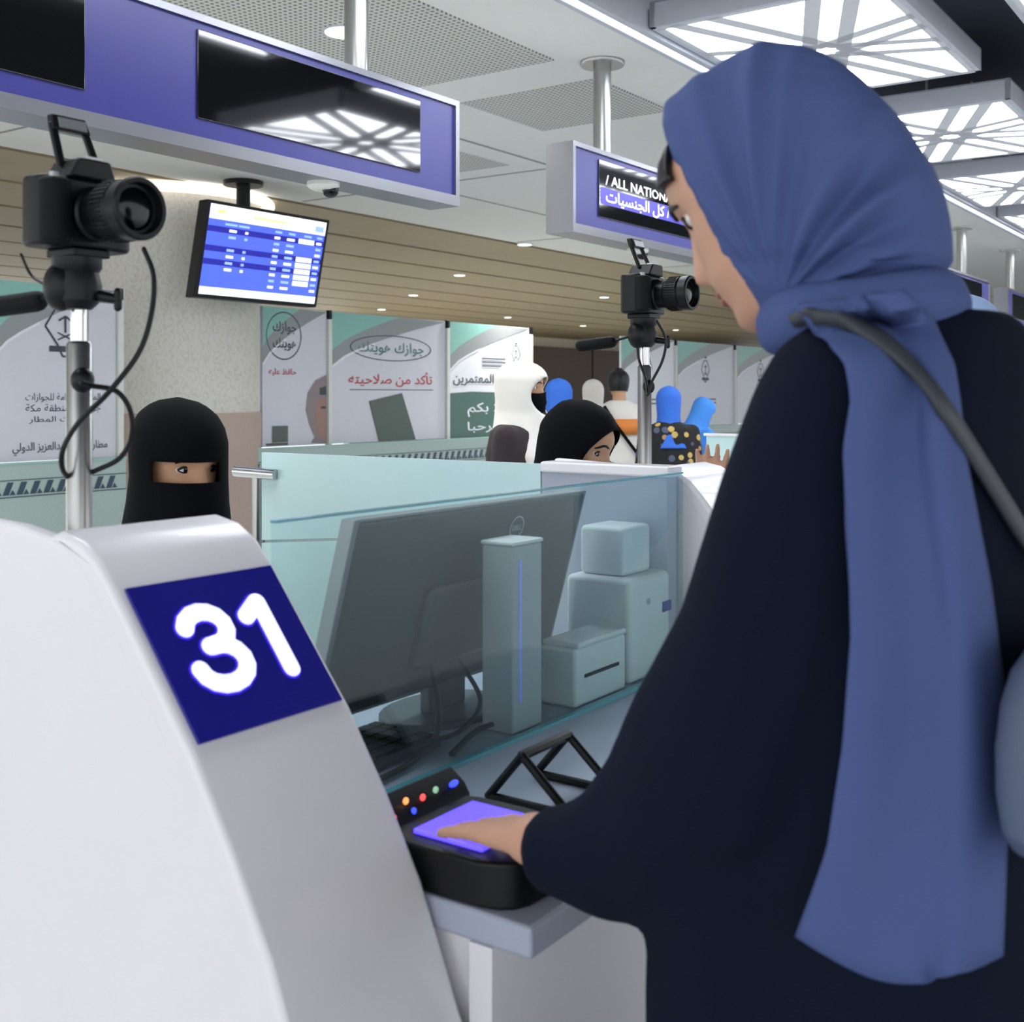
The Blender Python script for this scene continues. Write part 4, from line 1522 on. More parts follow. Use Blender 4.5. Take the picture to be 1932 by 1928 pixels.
def body_std(mb, C, ang, s, HM, hand_z=0.78):
    """standing body from neck to feet in the local frame"""
    M = frame((C[0], C[1], 0), ang, 0, s)
    g = lambda x, y, z: M @ V((x, y, z))
    chain(mb, [(HM @ V((0, -0.025, -0.075)), 0.052 * s), (g(0, -0.02, 1.40), 0.058 * s)])
    rr = []
    for z, hw, hd in ((1.43, 0.07, 0.06), (1.39, 0.16, 0.085), (1.3, 0.175, 0.1), (1.12, 0.14, 0.095), (1.0, 0.15, 0.1), (0.88, 0.168, 0.115), (0.8, 0.15, 0.1)):
        rr.append([g(hw * math.cos(2 * math.pi * i / 24), hd * math.sin(2 * math.pi * i / 24) - 0.01, z) for i in range(24)])
    mb.loft(rr)
    for k in (-1, 1):
        chain(mb, [(g(k * 0.155, -0.01, 1.355), 0.040 * s), (g(k * 0.203, -0.02, 1.1), 0.036 * s), (g(k * 0.21, 0.03, 0.86), 0.028 * s)])
        hand_into(mb, g(k * 0.21, 0.035, 0.85), M.to_3x3() @ V((0, 0.1, -1)), M.to_3x3() @ V((k, 0, 0)), M.to_3x3() @ V((0, 1, 0)), s)
        chain(mb, [(g(k * 0.085, 0, 0.86), 0.082 * s), (g(k * 0.09, 0.01, 0.48), 0.055 * s), (g(k * 0.095, -0.01, 0.09), 0.037 * s)])
        chain(mb, [(g(k * 0.095, -0.03, 0.036), 0.034 * s), (g(k * 0.1, 0.12, 0.028), 0.026 * s)])
    return M


def finish(root, body, voxel, mats=SKIN, it=2):
    o = obj('body', body, mats, root, M=ID)
    return remesh(o, voxel, it)


HIJAB_ROWS = [(-0.34, -0.01, 0.19, 0.15), (-0.26, -0.005, 0.165, 0.14), (-0.2, -0.005, 0.12, 0.12), (-0.15, 0.0, 0.09, 0.105), (-0.1, 0.0, 0.084, 0.104), (-0.05, -0.002, 0.087, 0.103), (0.0, -0.005, 0.091, 0.106), (0.05, -0.007, 0.091, 0.107), (0.085, -0.008, 0.078, 0.094), (0.108, -0.008, 0.056, 0.07), (0.122, -0.008, 0.03, 0.038), (0.127, -0.008, 0.008, 0.01)]


EF = (R(54), -0.02, 0.09)


def open_face(tm, z):
    return (tm / EF[0]) ** 2 + ((z - EF[1]) / EF[2]) ** 2 < 1


def wavy(k, amp, z0=-0.12):
    return lambda t_, z: amp * math.sin(k * t_ + 9 * z) * min(1, max(0, (z0 - z) / 0.15))


def person(C, ang, height, label, skin, scarf, robe, mask=None, hair=False, group='travellers in the hall', tilt_=0.05, robe_short=False, vox=0.014, long_scarf=False):
    s = height / 1.70
    root = thing('person', label, 'person', (C[0], C[1], 0), group, rot=0)
    HM = frame((C[0] + 0.02 * math.cos(ang), C[1] + 0.02 * math.sin(ang), 1.575 * s), ang, tilt_, s)
    mb = MB()
    head_into(mb, HM)
    BM = body_std(mb, C, ang, s, HM)
    finish(root, mb, vox, skin)
    eyes_into(root, HM, liner=False)
    g = lambda x, y, z: BM @ V((x, y, z))
    rb = MB()
    if not robe_short:
        rows = ((0.03, 0.29, 0.22), (0.5, 0.25, 0.19), (0.9, 0.235, 0.165), (1.1, 0.225, 0.14), (1.3, 0.215, 0.13), (1.385, 0.185, 0.115), (1.42, 0.12, 0.09), (1.44, 0.075, 0.075))
    else:
        rows = ((0.72, 0.24, 0.155), (0.9, 0.235, 0.15), (1.1, 0.225, 0.135), (1.3, 0.215, 0.13), (1.385, 0.185, 0.115), (1.42, 0.12, 0.09), (1.445, 0.075, 0.075))
    rr = []
    for z, hw, hd in rows:
        rr.append([g(hw * (1 + 0.03 * math.sin(9 * 2 * math.pi * i / 40) * (1.3 - z)) * math.copysign(abs(math.cos(2 * math.pi * i / 40)) ** 0.8, math.cos(2 * math.pi * i / 40)), hd * math.sin(2 * math.pi * i / 40) - 0.01, z) for i in range(40)])
    rb.loft(rr)
    for k in (-1, 1):
        chain(rb, [(g(k * 0.17, -0.01, 1.36), 0.062 * s), (g(k * 0.205, -0.02, 1.1), 0.056 * s), (g(k * 0.212, 0.025, 0.88), 0.048 * s)])
    o = obj('robe' if not robe_short else 'shirt', rb, robe, root, M=ID)
    remesh(o, vox * 1.1, 2)
    if robe_short:
        tr = MB()
        for k in (-1, 1):
            chain(tr, [(g(k * 0.09, 0, 0.85), 0.1 * s), (g(k * 0.095, 0.01, 0.48), 0.078 * s), (g(k * 0.098, -0.01, 0.08), 0.065 * s)])
        o = obj('trousers', tr, DKTROUS, root, M=ID)
        remesh(o, vox, 1)
    if hair:
        hm = MB()
        vs = []
        zs = [-0.06, -0.03, 0.0, 0.03, 0.055, 0.075, 0.095, 0.11, 0.12, 0.124]
        rr = []
        for z in zs:
            row = []
            for i in range(40):
                t_ = 2 * math.pi * i / 40
                p = face_pt(t_, min(z, 0.113), 0.012, False)
                if math.cos(t_) > 0.35 and z < 0.06:
                    p = face_pt(t_, z, -0.006, False)
                p.z = z
                row.append(HM @ p)
            rr.append(row)
        obj('hair', hm.loft(rr), HAIR, root, M=ID)
    if scarf is not None:
        rows = HIJAB_ROWS
        if long_scarf:
            rows = [(-0.50, 0.11, 0.10, 0.10), (-0.40, 0.08, 0.14, 0.13), (-0.30, 0.03, 0.17, 0.155), (-0.22, 0.0, 0.145, 0.145), (-0.16, -0.005, 0.122, 0.13)]
            rows += [(r[0] * (1.1 if r[0] > 0 else 1), r[1] - 0.008, r[2] * 1.2, r[3] * 1.2) for r in HIJAB_ROWS[4:]]
        obj('headscarf', shell(HM, dense(rows, 0.012), open_face, 56, wavy(9, 0.04), EF), scarf, root, M=ID, solid=0.004)
    if mask:
        obj('face_mask', mask_mesh(HM), mask, root, M=ID, solid=0.002)
    return root, HM, BM


AB = math.atan2(BX.y, BX.x)
MBH = math.atan2(-BX.y, -BX.x)


# veiled officer
def seated(C, ang, HM, name_label, vox=0.007, skin=SKIN2):
    root = thing('person', name_label, 'person', (C[0], C[1], 0), 'seated officers behind the counters', rot=0)
    mb = MB()
    head_into(mb, HM)
    M = frame((C[0], C[1], 0), ang)
    g = lambda x, y, z: M @ V((x, y, z))
    chain(mb, [(HM @ V((0, -0.025, -0.075)), 0.05), (g(0, -0.04, 1.05), 0.056)])
    rings(mb, g(0, -0.05, 0), M.to_3x3() @ V((1, 0, 0)), M.to_3x3() @ V((0, 1, 0)), ((0.5, 0.16, 0.12), (0.7, 0.13, 0.1), (0.9, 0.16, 0.11), (1.0, 0.16, 0.09), (1.06, 0.07, 0.06)))
    for k in (-1, 1):
        chain(mb, [(g(k * 0.16, -0.04, 1.0), 0.048), (g(k * 0.2, 0.0, 0.75), 0.04), (g(k * 0.14, 0.22, 0.74), 0.028)])
        hand_into(mb, g(k * 0.14, 0.225, 0.74), M.to_3x3() @ V((-k * 0.3, 1, 0)), V((0, 0, 1)), M.to_3x3() @ V((-k, 0, 0)), 0.95)
        chain(mb, [(g(k * 0.09, -0.05, 0.52), 0.08), (g(k * 0.1, 0.36, 0.5), 0.058), (g(k * 0.1, 0.38, 0.1), 0.04)])
        chain(mb, [(g(k * 0.1, 0.36, 0.036), 0.033), (g(k * 0.1, 0.5, 0.03), 0.026)])
    finish(root, mb, vox, skin)
    rb = MB()
    rings(rb, g(0, -0.05, 0), M.to_3x3() @ V((1, 0, 0)), M.to_3x3() @ V((0, 1, 0)),
          ((0.02, 0.2, 0.3, 0, 0.18), (0.45, 0.2, 0.3, 0, 0.18), (0.6, 0.2, 0.24, 0, 0.1), (0.7, 0.19, 0.16), (0.9, 0.2, 0.14), (1.02, 0.19, 0.115), (1.07, 0.12, 0.09)))
    for k in (-1, 1):
        chain(rb, [(g(k * 0.16, -0.04, 1.0), 0.07), (g(k * 0.205, 0.0, 0.75), 0.065), (g(k * 0.15, 0.19, 0.745), 0.05)])
    o = obj('abaya', rb, BLACKC, root, M=ID)
    remesh(o, 0.012, 2)
    return root


c1 = at(338, 880, 2.46)
HM1 = frame((c1.x, c1.y, 1.232), MBH - R(7), R(4))
of1 = seated((c1.x - 0.06 * math.cos(MBH), c1.y - 0.06 * math.sin(MBH)), MBH, HM1, 'person in black face veil showing only the eyes, seated behind counter 31')
eyes_into(of1, HM1, look=(-0.6, -0.1), brow=True)
nq = [(-0.36, -0.03, 0.235, 0.175), (-0.28, -0.02, 0.2, 0.16), (-0.2, -0.005, 0.148, 0.135), (-0.13, 0.0, 0.112, 0.122), (-0.06, 0.0, 0.1, 0.115), (-0.006, 0.0, 0.098, 0.106), (0.036, -0.004, 0.099, 0.106), (0.07, -0.006, 0.098, 0.108), (0.1, -0.01, 0.091, 0.104), (0.125, -0.012, 0.077, 0.09), (0.142, -0.014, 0.059, 0.07), (0.153, -0.014, 0.038, 0.046), (0.159, -0.014, 0.018, 0.022), (0.161, -0.014, 0.004, 0.005)]
nd = [r for r in dense(nq, 0.009)]
nd = sorted(set(nd + [nq[5], nq[6]]))
obj('face_veil', shell(HM1, nd, lambda tm, z: R(-21) < tm < R(64) and -0.006 < z < 0.036, 72, wavy(8, 0.03, -0.08)), BLACKC, of1, M=ID, solid=0.003)

# masked officer
c2 = at(1092, 850, 3.2)
HM2 = frame((c2.x, c2.y, 1.243), MBH + R(6), R(16))
of2 = seated((c2.x - 0.10 * math.cos(MBH), c2.y - 0.10 * math.sin(MBH)), MBH, HM2, 'person in black headscarf and black mask looking down, seated beyond the frosted glass')
eyes_into(of2, HM2, look=(0.0, -0.8))


E2 = (R(60), -0.025, 0.115)


def open2(tm, z):
    return (tm / E2[0]) ** 2 + ((z - E2[1]) / E2[2]) ** 2 < 1


h2 = [(r[0], r[1], r[2] * 1.12, r[3] * 1.1) for r in HIJAB_ROWS]
h2[-1] = (0.142, -0.01, 0.008, 0.01)
h2[-2] = (0.137, -0.01, 0.034, 0.042)
h2[-3] = (0.12, -0.01, 0.062, 0.076)
obj('headscarf', shell(HM2, dense(h2, 0.011), open2, 80, wavy(9, 0.04), E2), BLACKC, of2, M=ID, solid=0.003)
obj('face_mask', mask_mesh(HM2, -0.004), BLACKC, of2, M=ID, solid=0.002)

# standing and waiting people
pw = at(980, 745, 4.9)
person((pw.x, pw.y), R(-18), 1.53, 'person in long white headscarf and black mask standing before the green banner', SKIN2, WHITEC, MAROON, mask=BLACKC, vox=0.011, long_scarf=True)
p_ = at(1052, 740, 7.2)
person((p_.x, p_.y), R(60), 1.50, 'person in blue headscarf just visible behind the white-scarved woman', SKIN2, ROYAL, WHITEC)
p_ = at(1118, 740, 9.0)
person((p_.x, p_.y), R(70), 1.52, 'person with white headscarf in the brown doorway', SKIN2, WHITEC, WHITEC)
p_ = at(1168, 740, 8.6)
mr, mHM, mBM = person((p_.x, p_.y), R(95), 1.60, 'dark-haired person in white shirt with orange stripe and shoulder bag', SKIN2, None, WHITEC, hair=True, robe_short=True)
g = lambda x, y, z: mBM @ V((x, y, z))
m = MB()
rr = []
for z in (1.18, 1.30):
    rr.append([g(0.236 * math.copysign(abs(math.cos(2 * math.pi * i / 40)) ** 0.8, math.cos(2 * math.pi * i / 40)), 0.152 * math.sin(2 * math.pi * i / 40) - 0.01, z) for i in range(40)])
m.loft(rr, cap=False)
obj('orange_stripe', m, ORANGE, mr, M=ID, solid=0.004)
m = MB().tube([g(-0.14, -0.13, 1.40), g(-0.05, -0.165, 1.25), g(0.1, -0.17, 1.05), g(0.2, -0.17, 0.92)], 0.012, 8)
obj('bag_strap', m, BLACKC, mr, M=ID)
m = MB().ell(g(0.22, -0.19, 0.86), 0.1, 0.06, 0.08)
obj('shoulder_bag', m, BLACKC, mr, M=ID)
p_ = at(1262, 740, 7.4)
person((p_.x, p_.y), R(88), 1.455, 'person in royal blue headscarf and dark floral dress, seen from behind', SKIN2, ROYAL, FLORAL)
p_ = at(1322, 770, 8.4)
person((p_.x, p_.y), R(20), 1.38, 'person in sky blue headscarf stooping next to the floral dress', SKIN2, SKYBL, SKYBL, tilt_=0.5)

# traveller in pale blue at the next counter, one hand raised over the side wall
ptc = V((1.01, 2.55))
root = thing('person', 'person in pale blue headscarf at the next counter, fingers raised', 'person', (ptc.x, ptc.y, 0), 'travellers in the hall', rot=0)
ang3 = R(150)
HM3 = frame((ptc.x - 0.06, ptc.y + 0.02, 1.50), ang3, 0.1, 0.97)
mb = MB()
head_into(mb, HM3)
M3 = frame((ptc.x, ptc.y, 0), ang3, 0, 0.93)
g = lambda x, y, z: M3 @ V((x, y, z))
chain(mb, [(HM3 @ V((0, -0.025, -0.075)), 0.05), (g(0, -0.02, 1.40), 0.056)])
rings(mb, (ptc.x, ptc.y, 0), M3.to_3x3() @ V((1, 0, 0)), M3.to_3x3() @ V((0, 1, 0)), ((0.75, 0.16, 0.11), (1.0, 0.15, 0.1), (1.25, 0.17, 0.1), (1.3, 0.15, 0.085), (1.34, 0.07, 0.06)))
hw = at(1334, 934, 2.75)
sh = g(-0.17, 0.0, 1.38)
el = V((0.76, 2.58, 1.02))
chain(mb, [(sh, 0.048), (el, 0.04), (hw, 0.027)])
hand_into(mb, hw - V((0, 0, 0.03)), V((0.12, 0.0, 1)), V((0.4, 1, 0)), V((1, -0.2, 0.2)), 0.92, 0.3, 1.2)
for k in (-1, 1):
    chain(mb, [(g(k * 0.085, 0, 0.86), 0.08), (g(k * 0.09, 0.01, 0.48), 0.055), (g(k * 0.095, -0.01, 0.09), 0.037)])
    chain(mb, [(g(k * 0.095, -0.03, 0.036), 0.033), (g(k * 0.1, 0.12, 0.028), 0.026)])
chain(mb, [(g(0.17, 0, 1.38), 0.048), (g(0.21, -0.02, 1.1), 0.04), (g(0.2, 0.06, 0.88), 0.028)])
hand_into(mb, g(0.2, 0.065, 0.87), V((0, 0, -1)), M3.to_3x3() @ V((1, 0, 0)), M3.to_3x3() @ V((0, 1, 0)), 0.9)
finish(root, mb, 0.0055, SKIN, 1)
eyes_into(root, HM3, liner=False)
rb = MB()
rings(rb, (ptc.x, ptc.y, 0), M3.to_3x3() @ V((1, 0, 0)), M3.to_3x3() @ V((0, 1, 0)), ((0.03, 0.25, 0.2), (0.6, 0.23, 0.17), (1.0, 0.21, 0.14), (1.25, 0.2, 0.125), (1.31, 0.17, 0.11), (1.35, 0.09, 0.08)))
chain(rb, [(sh, 0.068), (el, 0.062), (el.lerp(hw, 0.6), 0.048)])
chain(rb, [(g(0.17, 0, 1.37), 0.066), (g(0.21, -0.02, 1.1), 0.062), (g(0.2, 0.05, 0.9), 0.052)])
o = obj('robe', rb, PALEBL, root, M=ID)
remesh(o, 0.013, 2)
hr3 = [(r[0], r[1] - 0.008, r[2] * 1.12, r[3] * 1.14) for r in HIJAB_ROWS]
obj('headscarf', shell(HM3, dense(hr3, 0.012), open_face, 56, wavy(9, 0.04), EF), PALEBL, root, M=ID, solid=0.004)

# ---------------------------------------------------------------- the traveller in blue headscarf
HA = R(148)
T30 = R(30)
Hc = V((0.2566, 1.1255, 1.590))
WM = frame(Hc + V((-0.006, 0, 0)), R(139), T30)
TR_, TF = V((0.761, 0.649, 0)), V((-0.649, 0.761, 0))
TC = V((0.391, 1.10, 0))
wo = thing('person', 'person in navy abaya and slate blue headscarf pressing a hand on the scanner', 'person', (TC.x, TC.y, 0), rot=0)
mb = MB()
head_into(mb, WM, False)
chain(mb, [(WM @ V((0, -0.03, -0.07)), 0.054), (V((0.335, 1.095, 1.46)), 0.058), (V((0.37, 1.10, 1.40)), 0.07)])
rings(mb, TC, TR_, TF, ((0.78, 0.16, 0.11), (0.9, 0.17, 0.12), (1.05, 0.14, 0.1), (1.25, 0.165, 0.1), (1.37, 0.16, 0.085), (1.43, 0.08, 0.06)))
wr = V((0.020, 1.168, 0.952))
sh_l, el_l = V((0.262, 0.99, 1.385)), V((0.165, 1.03, 1.10))
chain(mb, [((0.30, 1.02, 1.37), 0.045), ((0.245, 1.02, 1.18), 0.042), ((0.20, 1.05, 1.06), 0.04), ((0.14, 1.09, 0.985), 0.037), ((0.07, 1.127, 0.955), 0.031), (wr, 0.027)])
tip = h(1.065, 0.828, 0.912)
hand_into(mb, wr, tip - wr, V((0, 0, 1)), AX, 0.98, 0.12, 1.6)
sh_r = V((0.50, 1.21, 1.37))
wr_r = V((0.46, 1.42, 0.97))
chain(mb, [(sh_r, 0.045), (V((0.555, 1.27, 1.12)), 0.04), (wr_r, 0.027)])
hand_into(mb, wr_r, BX + V((0, 0, -0.2)), V((0, 0, 1)), -AX, 0.98, 0.5)
for k in (-1, 1):
    hp = TC + TR_ * 0.085 * k
    chain(mb, [(hp + V((0, 0, 0.82)), 0.082), (hp + V((0, 0, 0.46)), 0.056), (hp + V((0, 0, 0.09)), 0.038)])
    chain(mb, [(hp - TF * 0.03 + V((0, 0, 0.036)), 0.034), (hp + TF * 0.13 + V((0, 0, 0.028)), 0.026)])
finish(wo, mb, 0.0052, SKIN, 2)
eyes_into(wo, WM, look=(0, -0.8))
for k in (-1, 1):
    obj('eyelid', MB().ell(WM @ V((k * 0.032, 0.0632, 0.0198)), 0.0152, 0.0122, 0.0090, WM.normalized(), 18, 12), SKIN, wo, M=ID)
lp = MB()
for zc, hgt in ((-0.055, 0.0045), (-0.064, 0.005)):
    pts = [WM @ face_pt(R(-20 + 40 * j / 8), zc, 0.0005, False) for j in range(9)]
    lp.tube(pts, [0.001] + [hgt * 0.8] * 7 + [0.001], 8)
obj('lips', lp, LIPS, wo, M=ID)
# hair at the forehead
hm = MB()
rr = []
for z in [0.042 + 0.008 * k for k in range(10)]:
    row = []
    for i in range(40):
        t_ = R(-58 + 116 * i / 39)
        zz = z + 0.035 * math.cos(t_) ** 2 * (1 - (z - 0.03) / 0.09)
        p = face_pt(t_, min(zz, 0.113), 0.006, False)
        p.z = min(zz, 0.122)
        row.append(WM @ p)
    rr.append(row)
obj('hair', hm.loft(rr, cap=False, closed=False), HAIR, wo, M=ID, solid=0.006)

# abaya
ab = MB()
rings(ab, TC, TR_, TF, ((0.02, 0.34, 0.26), (0.35, 0.30, 0.22), (0.7, 0.26, 0.18), (0.95, 0.235, 0.15), (1.15, 0.22, 0.135), (1.3, 0.215, 0.125), (1.392, 0.195, 0.112), (1.437, 0.15, 0.095), (1.465, 0.1, 0.082), (1.478, 0.075, 0.07)), 40, 0.85)
slv0 = [((0.287, 1.008, 1.392), 0.075), ((0.258, 1.0, 1.30), 0.082), ((0.238, 1.02, 1.18), 0.095), ((0.20, 1.045, 1.07), 0.108), ((0.148, 1.085, 0.99), 0.09), ((0.085, 1.115, 0.958), 0.062), ((0.045, 1.138, 0.948), 0.046), ((0.018, 1.158, 0.946), 0.038)]
slv = slv0[:-2] + [((0.052, 1.135, 0.952), 0.048)]
ab.tube([p for p, _ in slv], [r for _, r in slv], 20, True)
drop = [(0.05, 0.13, 0.12, (0.255, 1.05)), (0.5, 0.115, 0.11, (0.240, 1.05)), (0.85, 0.10, 0.10, (0.220, 1.055)), (1.05, 0.09, 0.09, (0.215, 1.05)), (1.2, 0.08, 0.08, (0.265, 1.03)), (1.34, 0.06, 0.06, (0.29, 1.02))]
ab.loft([[V((c[0] + hw_ * math.cos(2 * math.pi * i / 24), c[1] + hd_ * math.sin(2 * math.pi * i / 24), z)) for i in range(24)] for z, hw_, hd_, c in drop])
slr = [((0.48, 1.19, 1.37), 0.07), ((0.55, 1.25, 1.2), 0.09), ((0.57, 1.28, 1.08), 0.095), ((0.51, 1.36, 1.0), 0.075), ((0.465, 1.41, 0.975), 0.042)]
ab.tube([p for p, _ in slr], [r for _, r in slr], 20, True)
abo = obj('abaya', ab, NAVY, wo, M=ID)
remesh(abo, 0.009, 8)
# soft folds
me = abo.data
mwi = W[wo.name]
for v in me.vertices:
    p = v.co
    wv = noise.noise(V((p.x * 6, p.y * 6, p.z * 1.6))) * 0.010 + noise.noise(V((p.x * 14, p.y * 14, p.z * 3))) * 0.004
    v.co = p + v.normal * wv * min(1, max(0, (1.42 - (p.z)) / 0.2))
me.update()

# headscarf: slices of the head, back and bun
Fh = V((math.cos(HA), math.sin(HA), 0))
Sd = V((Fh.y, -Fh.x, 0))
PH = V((0.285, 1.12, 0))


def sag(x, y):
    """pixel on the photograph -> (forward, height) in the head's mid-plane"""
    u = (x - CX) / F_PX
    # P = PH + Fh*s ; X = u*Y
    s_ = (u * PH.y - PH.x) / (Fh.x - u * Fh.y)
    Y = PH.y + Fh.y * s_
    return s_, EYE + (HY - y) / F_PX * Y


SL = [(91, 1470, 1500, 0.012), (95, 1448, 1528, 0.028), (105, 1418, 1560, 0.043), (122, 1388, 1594, 0.056), (150, 1352, 1628, 0.068), (190, 1296, 1668, 0.080), (212, 1272, 1688, 0.085), (250, 1270, 1715, 0.089), (300, 1284, 1750, 0.094), (360, 1306, 1775, 0.097), (400, 1326, 1784, 0.098), (435, 1343, 1789, 0.098), (485, 1374, 1791, 0.095), (508, 1389, 1778, 0.089), (528, 1402, 1740, 0.086), (550, 1416, 1700, 0.081), (580, 1438, 1660, 0.070), (610, 1458, 1640, 0.066), (640, 1480, 1630, 0.062)]
SLd = []
for r0, r1 in zip(SL, SL[1:]):
    for k in range(7):
        SLd.append(tuple(a_ + (b_ - a_) * k / 7 for a_, b_ in zip(r0, r1)))
SLd.append(SL[-1])
kx, kz = sag(1520, 580)
FOLDS = [(112, 0.015, 4), (97, 0.020, 2.8), (124, 0.008, 5), (80, -0.010, 5), (64, 0.017, 4.5), (53, -0.016, 4), (43, 0.019, 3.6), (32, -0.016, 3.6), (22, 0.018, 3.6), (140, 0.006, 6), (88, 0.007, 2.5)]
SEG = 200
rr = []
for y, xf, xb, w_ in SLd:
    sf, zf = sag(xf, y)
    sb, zb = sag(xb, y)
    sc_, hd_ = (sf + sb) / 2, (sf - sb) / 2
    ring = []
    for i in range(SEG):
        t_ = 2 * math.pi * i / SEG
        ct, st_ = math.cos(t_), math.sin(t_)
        z = zf + (zb - zf) * (1 - ct) / 2
        ss = sc_ + hd_ * ct
        lat = w_ * math.copysign(abs(st_) ** 0.72, st_)
        ring.append(PH + Fh * ss + Sd * lat + V((0, 0, z)))
    rr.append(ring)
hj = obj('headscarf', MB().loft(rr), SLATE, wo, M=ID, angle=80)
# soft folds gathered towards the knot at the neck, pushed along the surface normal
ao = W[wo.name].translation
fy0 = [sag(r[1], r[0]) + (sag(r[2], r[0])[0],) for r in SL]
nw_ = []
for v in hj.data.vertices:
    p = v.co + ao - PH
    ss, z, lat = p.dot(Fh), p.z, p.dot(Sd)
    dx, dz = -(ss - kx), z - kz
    phi = math.degrees(math.atan2(dz, dx))
    dist = math.hypot(dx, dz)
    g_ = 1.25 * min(1, dist / 0.12) * max(0.08, 1.15 - dist / 0.26) * max(0, min(1, (dz + 0.02) / 0.05))
    fr_, _, bk_ = min(fy0, key=lambda q: abs(q[1] - z))
    g_ *= max(0, min(1, (fr_ - ss) / 0.03)) * max(0, min(1, (ss - bk_ - 0.004) / 0.045)) * min(1, abs(lat) / 0.05)
    nw_.append(v.co + v.normal * g_ * sum(am_ * math.exp(-((phi - p0_) / wd_) ** 2) for p0_, am_, wd_ in FOLDS))
for v, c in zip(hj.data.vertices, nw_):
    v.co = c
hj.data.update()
sm_ = hj.modifiers.new('smooth', 'SMOOTH')
sm_.iterations = 4

# scarf wound round the neck and hanging down the back
dg = bpy.context.evaluated_depsgraph_get()


def bvh_of(objs):
    vs, fs = [], []
    for o in objs:
        off = len(vs)
        Mx = W[o.name]
        vs += [Mx @ v.co for v in o.data.vertices]
        fs += [[i + off for i in p.vertices] for p in o.data.polygons]
    return BVHTree.FromPolygons(vs, fs)


bt = bvh_of([abo])
EYEP = V((0, 0, EYE))


def drape(x, y, tree, off, fallback=1.0):
    d = (at(x, y, 1.0) - EYEP).normalized()
    hit, nr, _, dist = tree.ray_cast(EYEP, d)
    if hit is None:
        hit = EYEP + d * fallback
    return hit - d * off


LE = [(500, 575), (555, 640), (598, 690), (606, 760), (590, 850), (598, 1000), (606, 1200), (592, 1400), (562, 1600), (505, 1765)]
RE = [(700, 548), (760, 612), (795, 690), (805, 760), (815, 860), (835, 960), (862, 1100), (888, 1300), (896, 1500), (885, 1800)]


def pl(tab, k):
    k *= len(tab) - 1
    i = min(int(k), len(tab) - 2)
    f = k - i
    return tab[i][0] + (tab[i + 1][0] - tab[i][0]) * f + 1000, tab[i][1] + (tab[i + 1][1] - tab[i][1]) * f


NR, NC = 60, 28
grid = []
for r_ in range(NR + 1):
    k = r_ / NR
    lx, ly = pl(LE, k)
    rx, ry = pl(RE, k)
    row = []
    for c_ in range(NC + 1):
        f = c_ / NC
        yy = ly + (ry - ly) * f + (70 * math.sin(math.pi * f) if k > 0.9 else 0) * (k - 0.9) * 10
        fold = 0.007 * math.sin(f * 9 + 1.2 * k) + 0.018 * math.exp(-((f - 0.78) / 0.07) ** 2) * min(1, k * 3) - 0.008 * math.exp(-((f - 0.66) / 0.05) ** 2)
        row.append([lx + (rx - lx) * f, yy, 0.016 + fold])
    grid.append(row)
pts = [[drape(x, y, bt, o_) for x, y, o_ in row] for row in grid]
# relax the cloth so that it bridges hollows
for it_ in range(14):
    new = [[p.copy() for p in row] for row in pts]
    for r_ in range(1, NR):
        for c_ in range(1, NC):
            av = (pts[r_ - 1][c_] + pts[r_ + 1][c_] + pts[r_][c_ - 1] + pts[r_][c_ + 1]) / 4
            if (av - EYEP).length < (pts[r_][c_] - EYEP).length + 0.004:
                new[r_][c_] = pts[r_][c_].lerp(av, 0.5)
    pts = new
sc_o = obj('scarf_tail', MB().loft(pts, cap=False, closed=False), SLATE, wo, M=ID, solid=0.008, angle=80)
# neck wrap
wrap = []
NW = 40
for i in range(NW + 1):
    t_ = 2 * math.pi * i / NW
    c_ = V((0.330, 1.09, 1.474))
    # near side faces the counter camera
    p = c_ + TR_ * 0.082 * math.cos(t_) + TF * 0.074 * math.sin(t_)
    p.z += -0.008 * math.sin(t_) + 0.002 * math.cos(t_)
    wrap.append((p, 0.021 + 0.003 * math.sin(3 * t_)))
m = MB()
for off, rs in ((0.0, 1.0), (0.014, 0.75), (-0.010, 0.9)):
    m.tube([p + V((0, 0, off)) for p, _ in wrap], [r * rs for _, r in wrap], 14)
nw = obj('neck_wrap', m, SLATE, wo, M=ID)
remesh(nw, 0.006, 3)
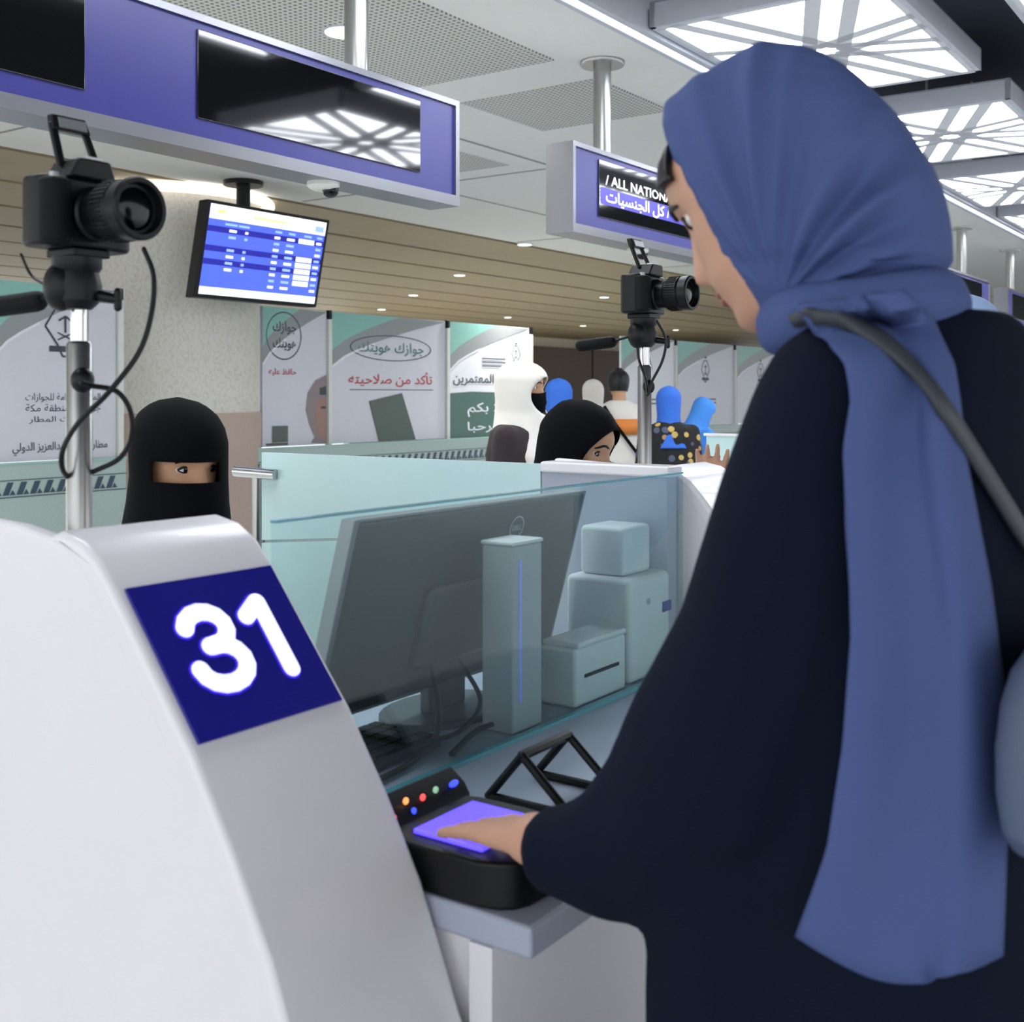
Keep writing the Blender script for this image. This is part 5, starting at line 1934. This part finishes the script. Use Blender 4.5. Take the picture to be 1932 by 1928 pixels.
# shoulder strap and bag
bt2 = bvh_of([abo, sc_o, nw])
path = [(1478, 612), (1505, 600), (1550, 594), (1600, 606), (1660, 634), (1720, 690), (1770, 752), (1820, 830), (1870, 910), (1925, 1000), (1975, 1085)]
cen = []
for i in range(len(path) - 1):
    for k in range(4):
        f = k / 4
        cen.append((path[i][0] + (path[i + 1][0] - path[i][0]) * f, path[i][1] + (path[i + 1][1] - path[i][1]) * f))
cen.append(path[-1])
L_, R_ = [], []
for i, (x, y) in enumerate(cen):
    x0, y0 = cen[max(i - 1, 0)]
    x1, y1 = cen[min(i + 1, len(cen) - 1)]
    d = V((x1 - x0, y1 - y0)).normalized()
    n_ = V((-d.y, d.x)) * 13
    of_ = (-0.05, -0.035, -0.018, -0.002)[i] if i < 4 else 0.012
    L_.append(drape(x + n_.x, y + n_.y, bt2, of_))
    R_.append(drape(x - n_.x, y - n_.y, bt2, of_))
for q_, o_ in ((L_, 0.012), (R_, -0.012)):
    q_.append(V((0.47 + o_, 0.915, 1.235)))
    q_.append(V((0.462 + o_, 0.918, 1.19)))
for it_ in range(6):
    for q_ in (L_, R_):
        for i in range(1, len(q_) - 1):
            av = (q_[i - 1] + q_[i + 1]) / 2
            if (av - EYEP).length < (q_[i] - EYEP).length + 0.002:
                q_[i] = q_[i].lerp(av, 0.5)
bag = thing('shoulder_bag', 'grey-blue shoulder bag on a dark strap across the navy back', 'bag', (0.50, 0.90, 1.0), rot=0)
obj('strap', MB().loft([L_, [(a_ + b_) / 2 - (a_ + b_ - EYEP * 2).normalized() * 0.002 for a_, b_ in zip(L_, R_)], R_], cap=False, closed=False), STRAPM, bag, M=ID, solid=0.005, angle=80)
m = MB()
BMx = Matrix.Translation((0.468, 0.915, 1.135)) @ Matrix.Rotation(R(38), 4, 'Z')
out = []
for j, (z, sx, sy) in enumerate(((-0.085, 0.10, 0.03), (-0.075, 0.115, 0.045), (0.0, 0.12, 0.05), (0.06, 0.105, 0.042), (0.085, 0.08, 0.02))):
    out.append([BMx @ V((sx * math.copysign(abs(math.cos(2 * math.pi * i / 24)) ** 0.6, math.cos(2 * math.pi * i / 24)), sy * math.copysign(abs(math.sin(2 * math.pi * i / 24)) ** 0.6, math.sin(2 * math.pi * i / 24)), z)) for i in range(24)])
m.loft(out)
obj('pouch', m, BAGM, bag, M=ID, subsurf=1)
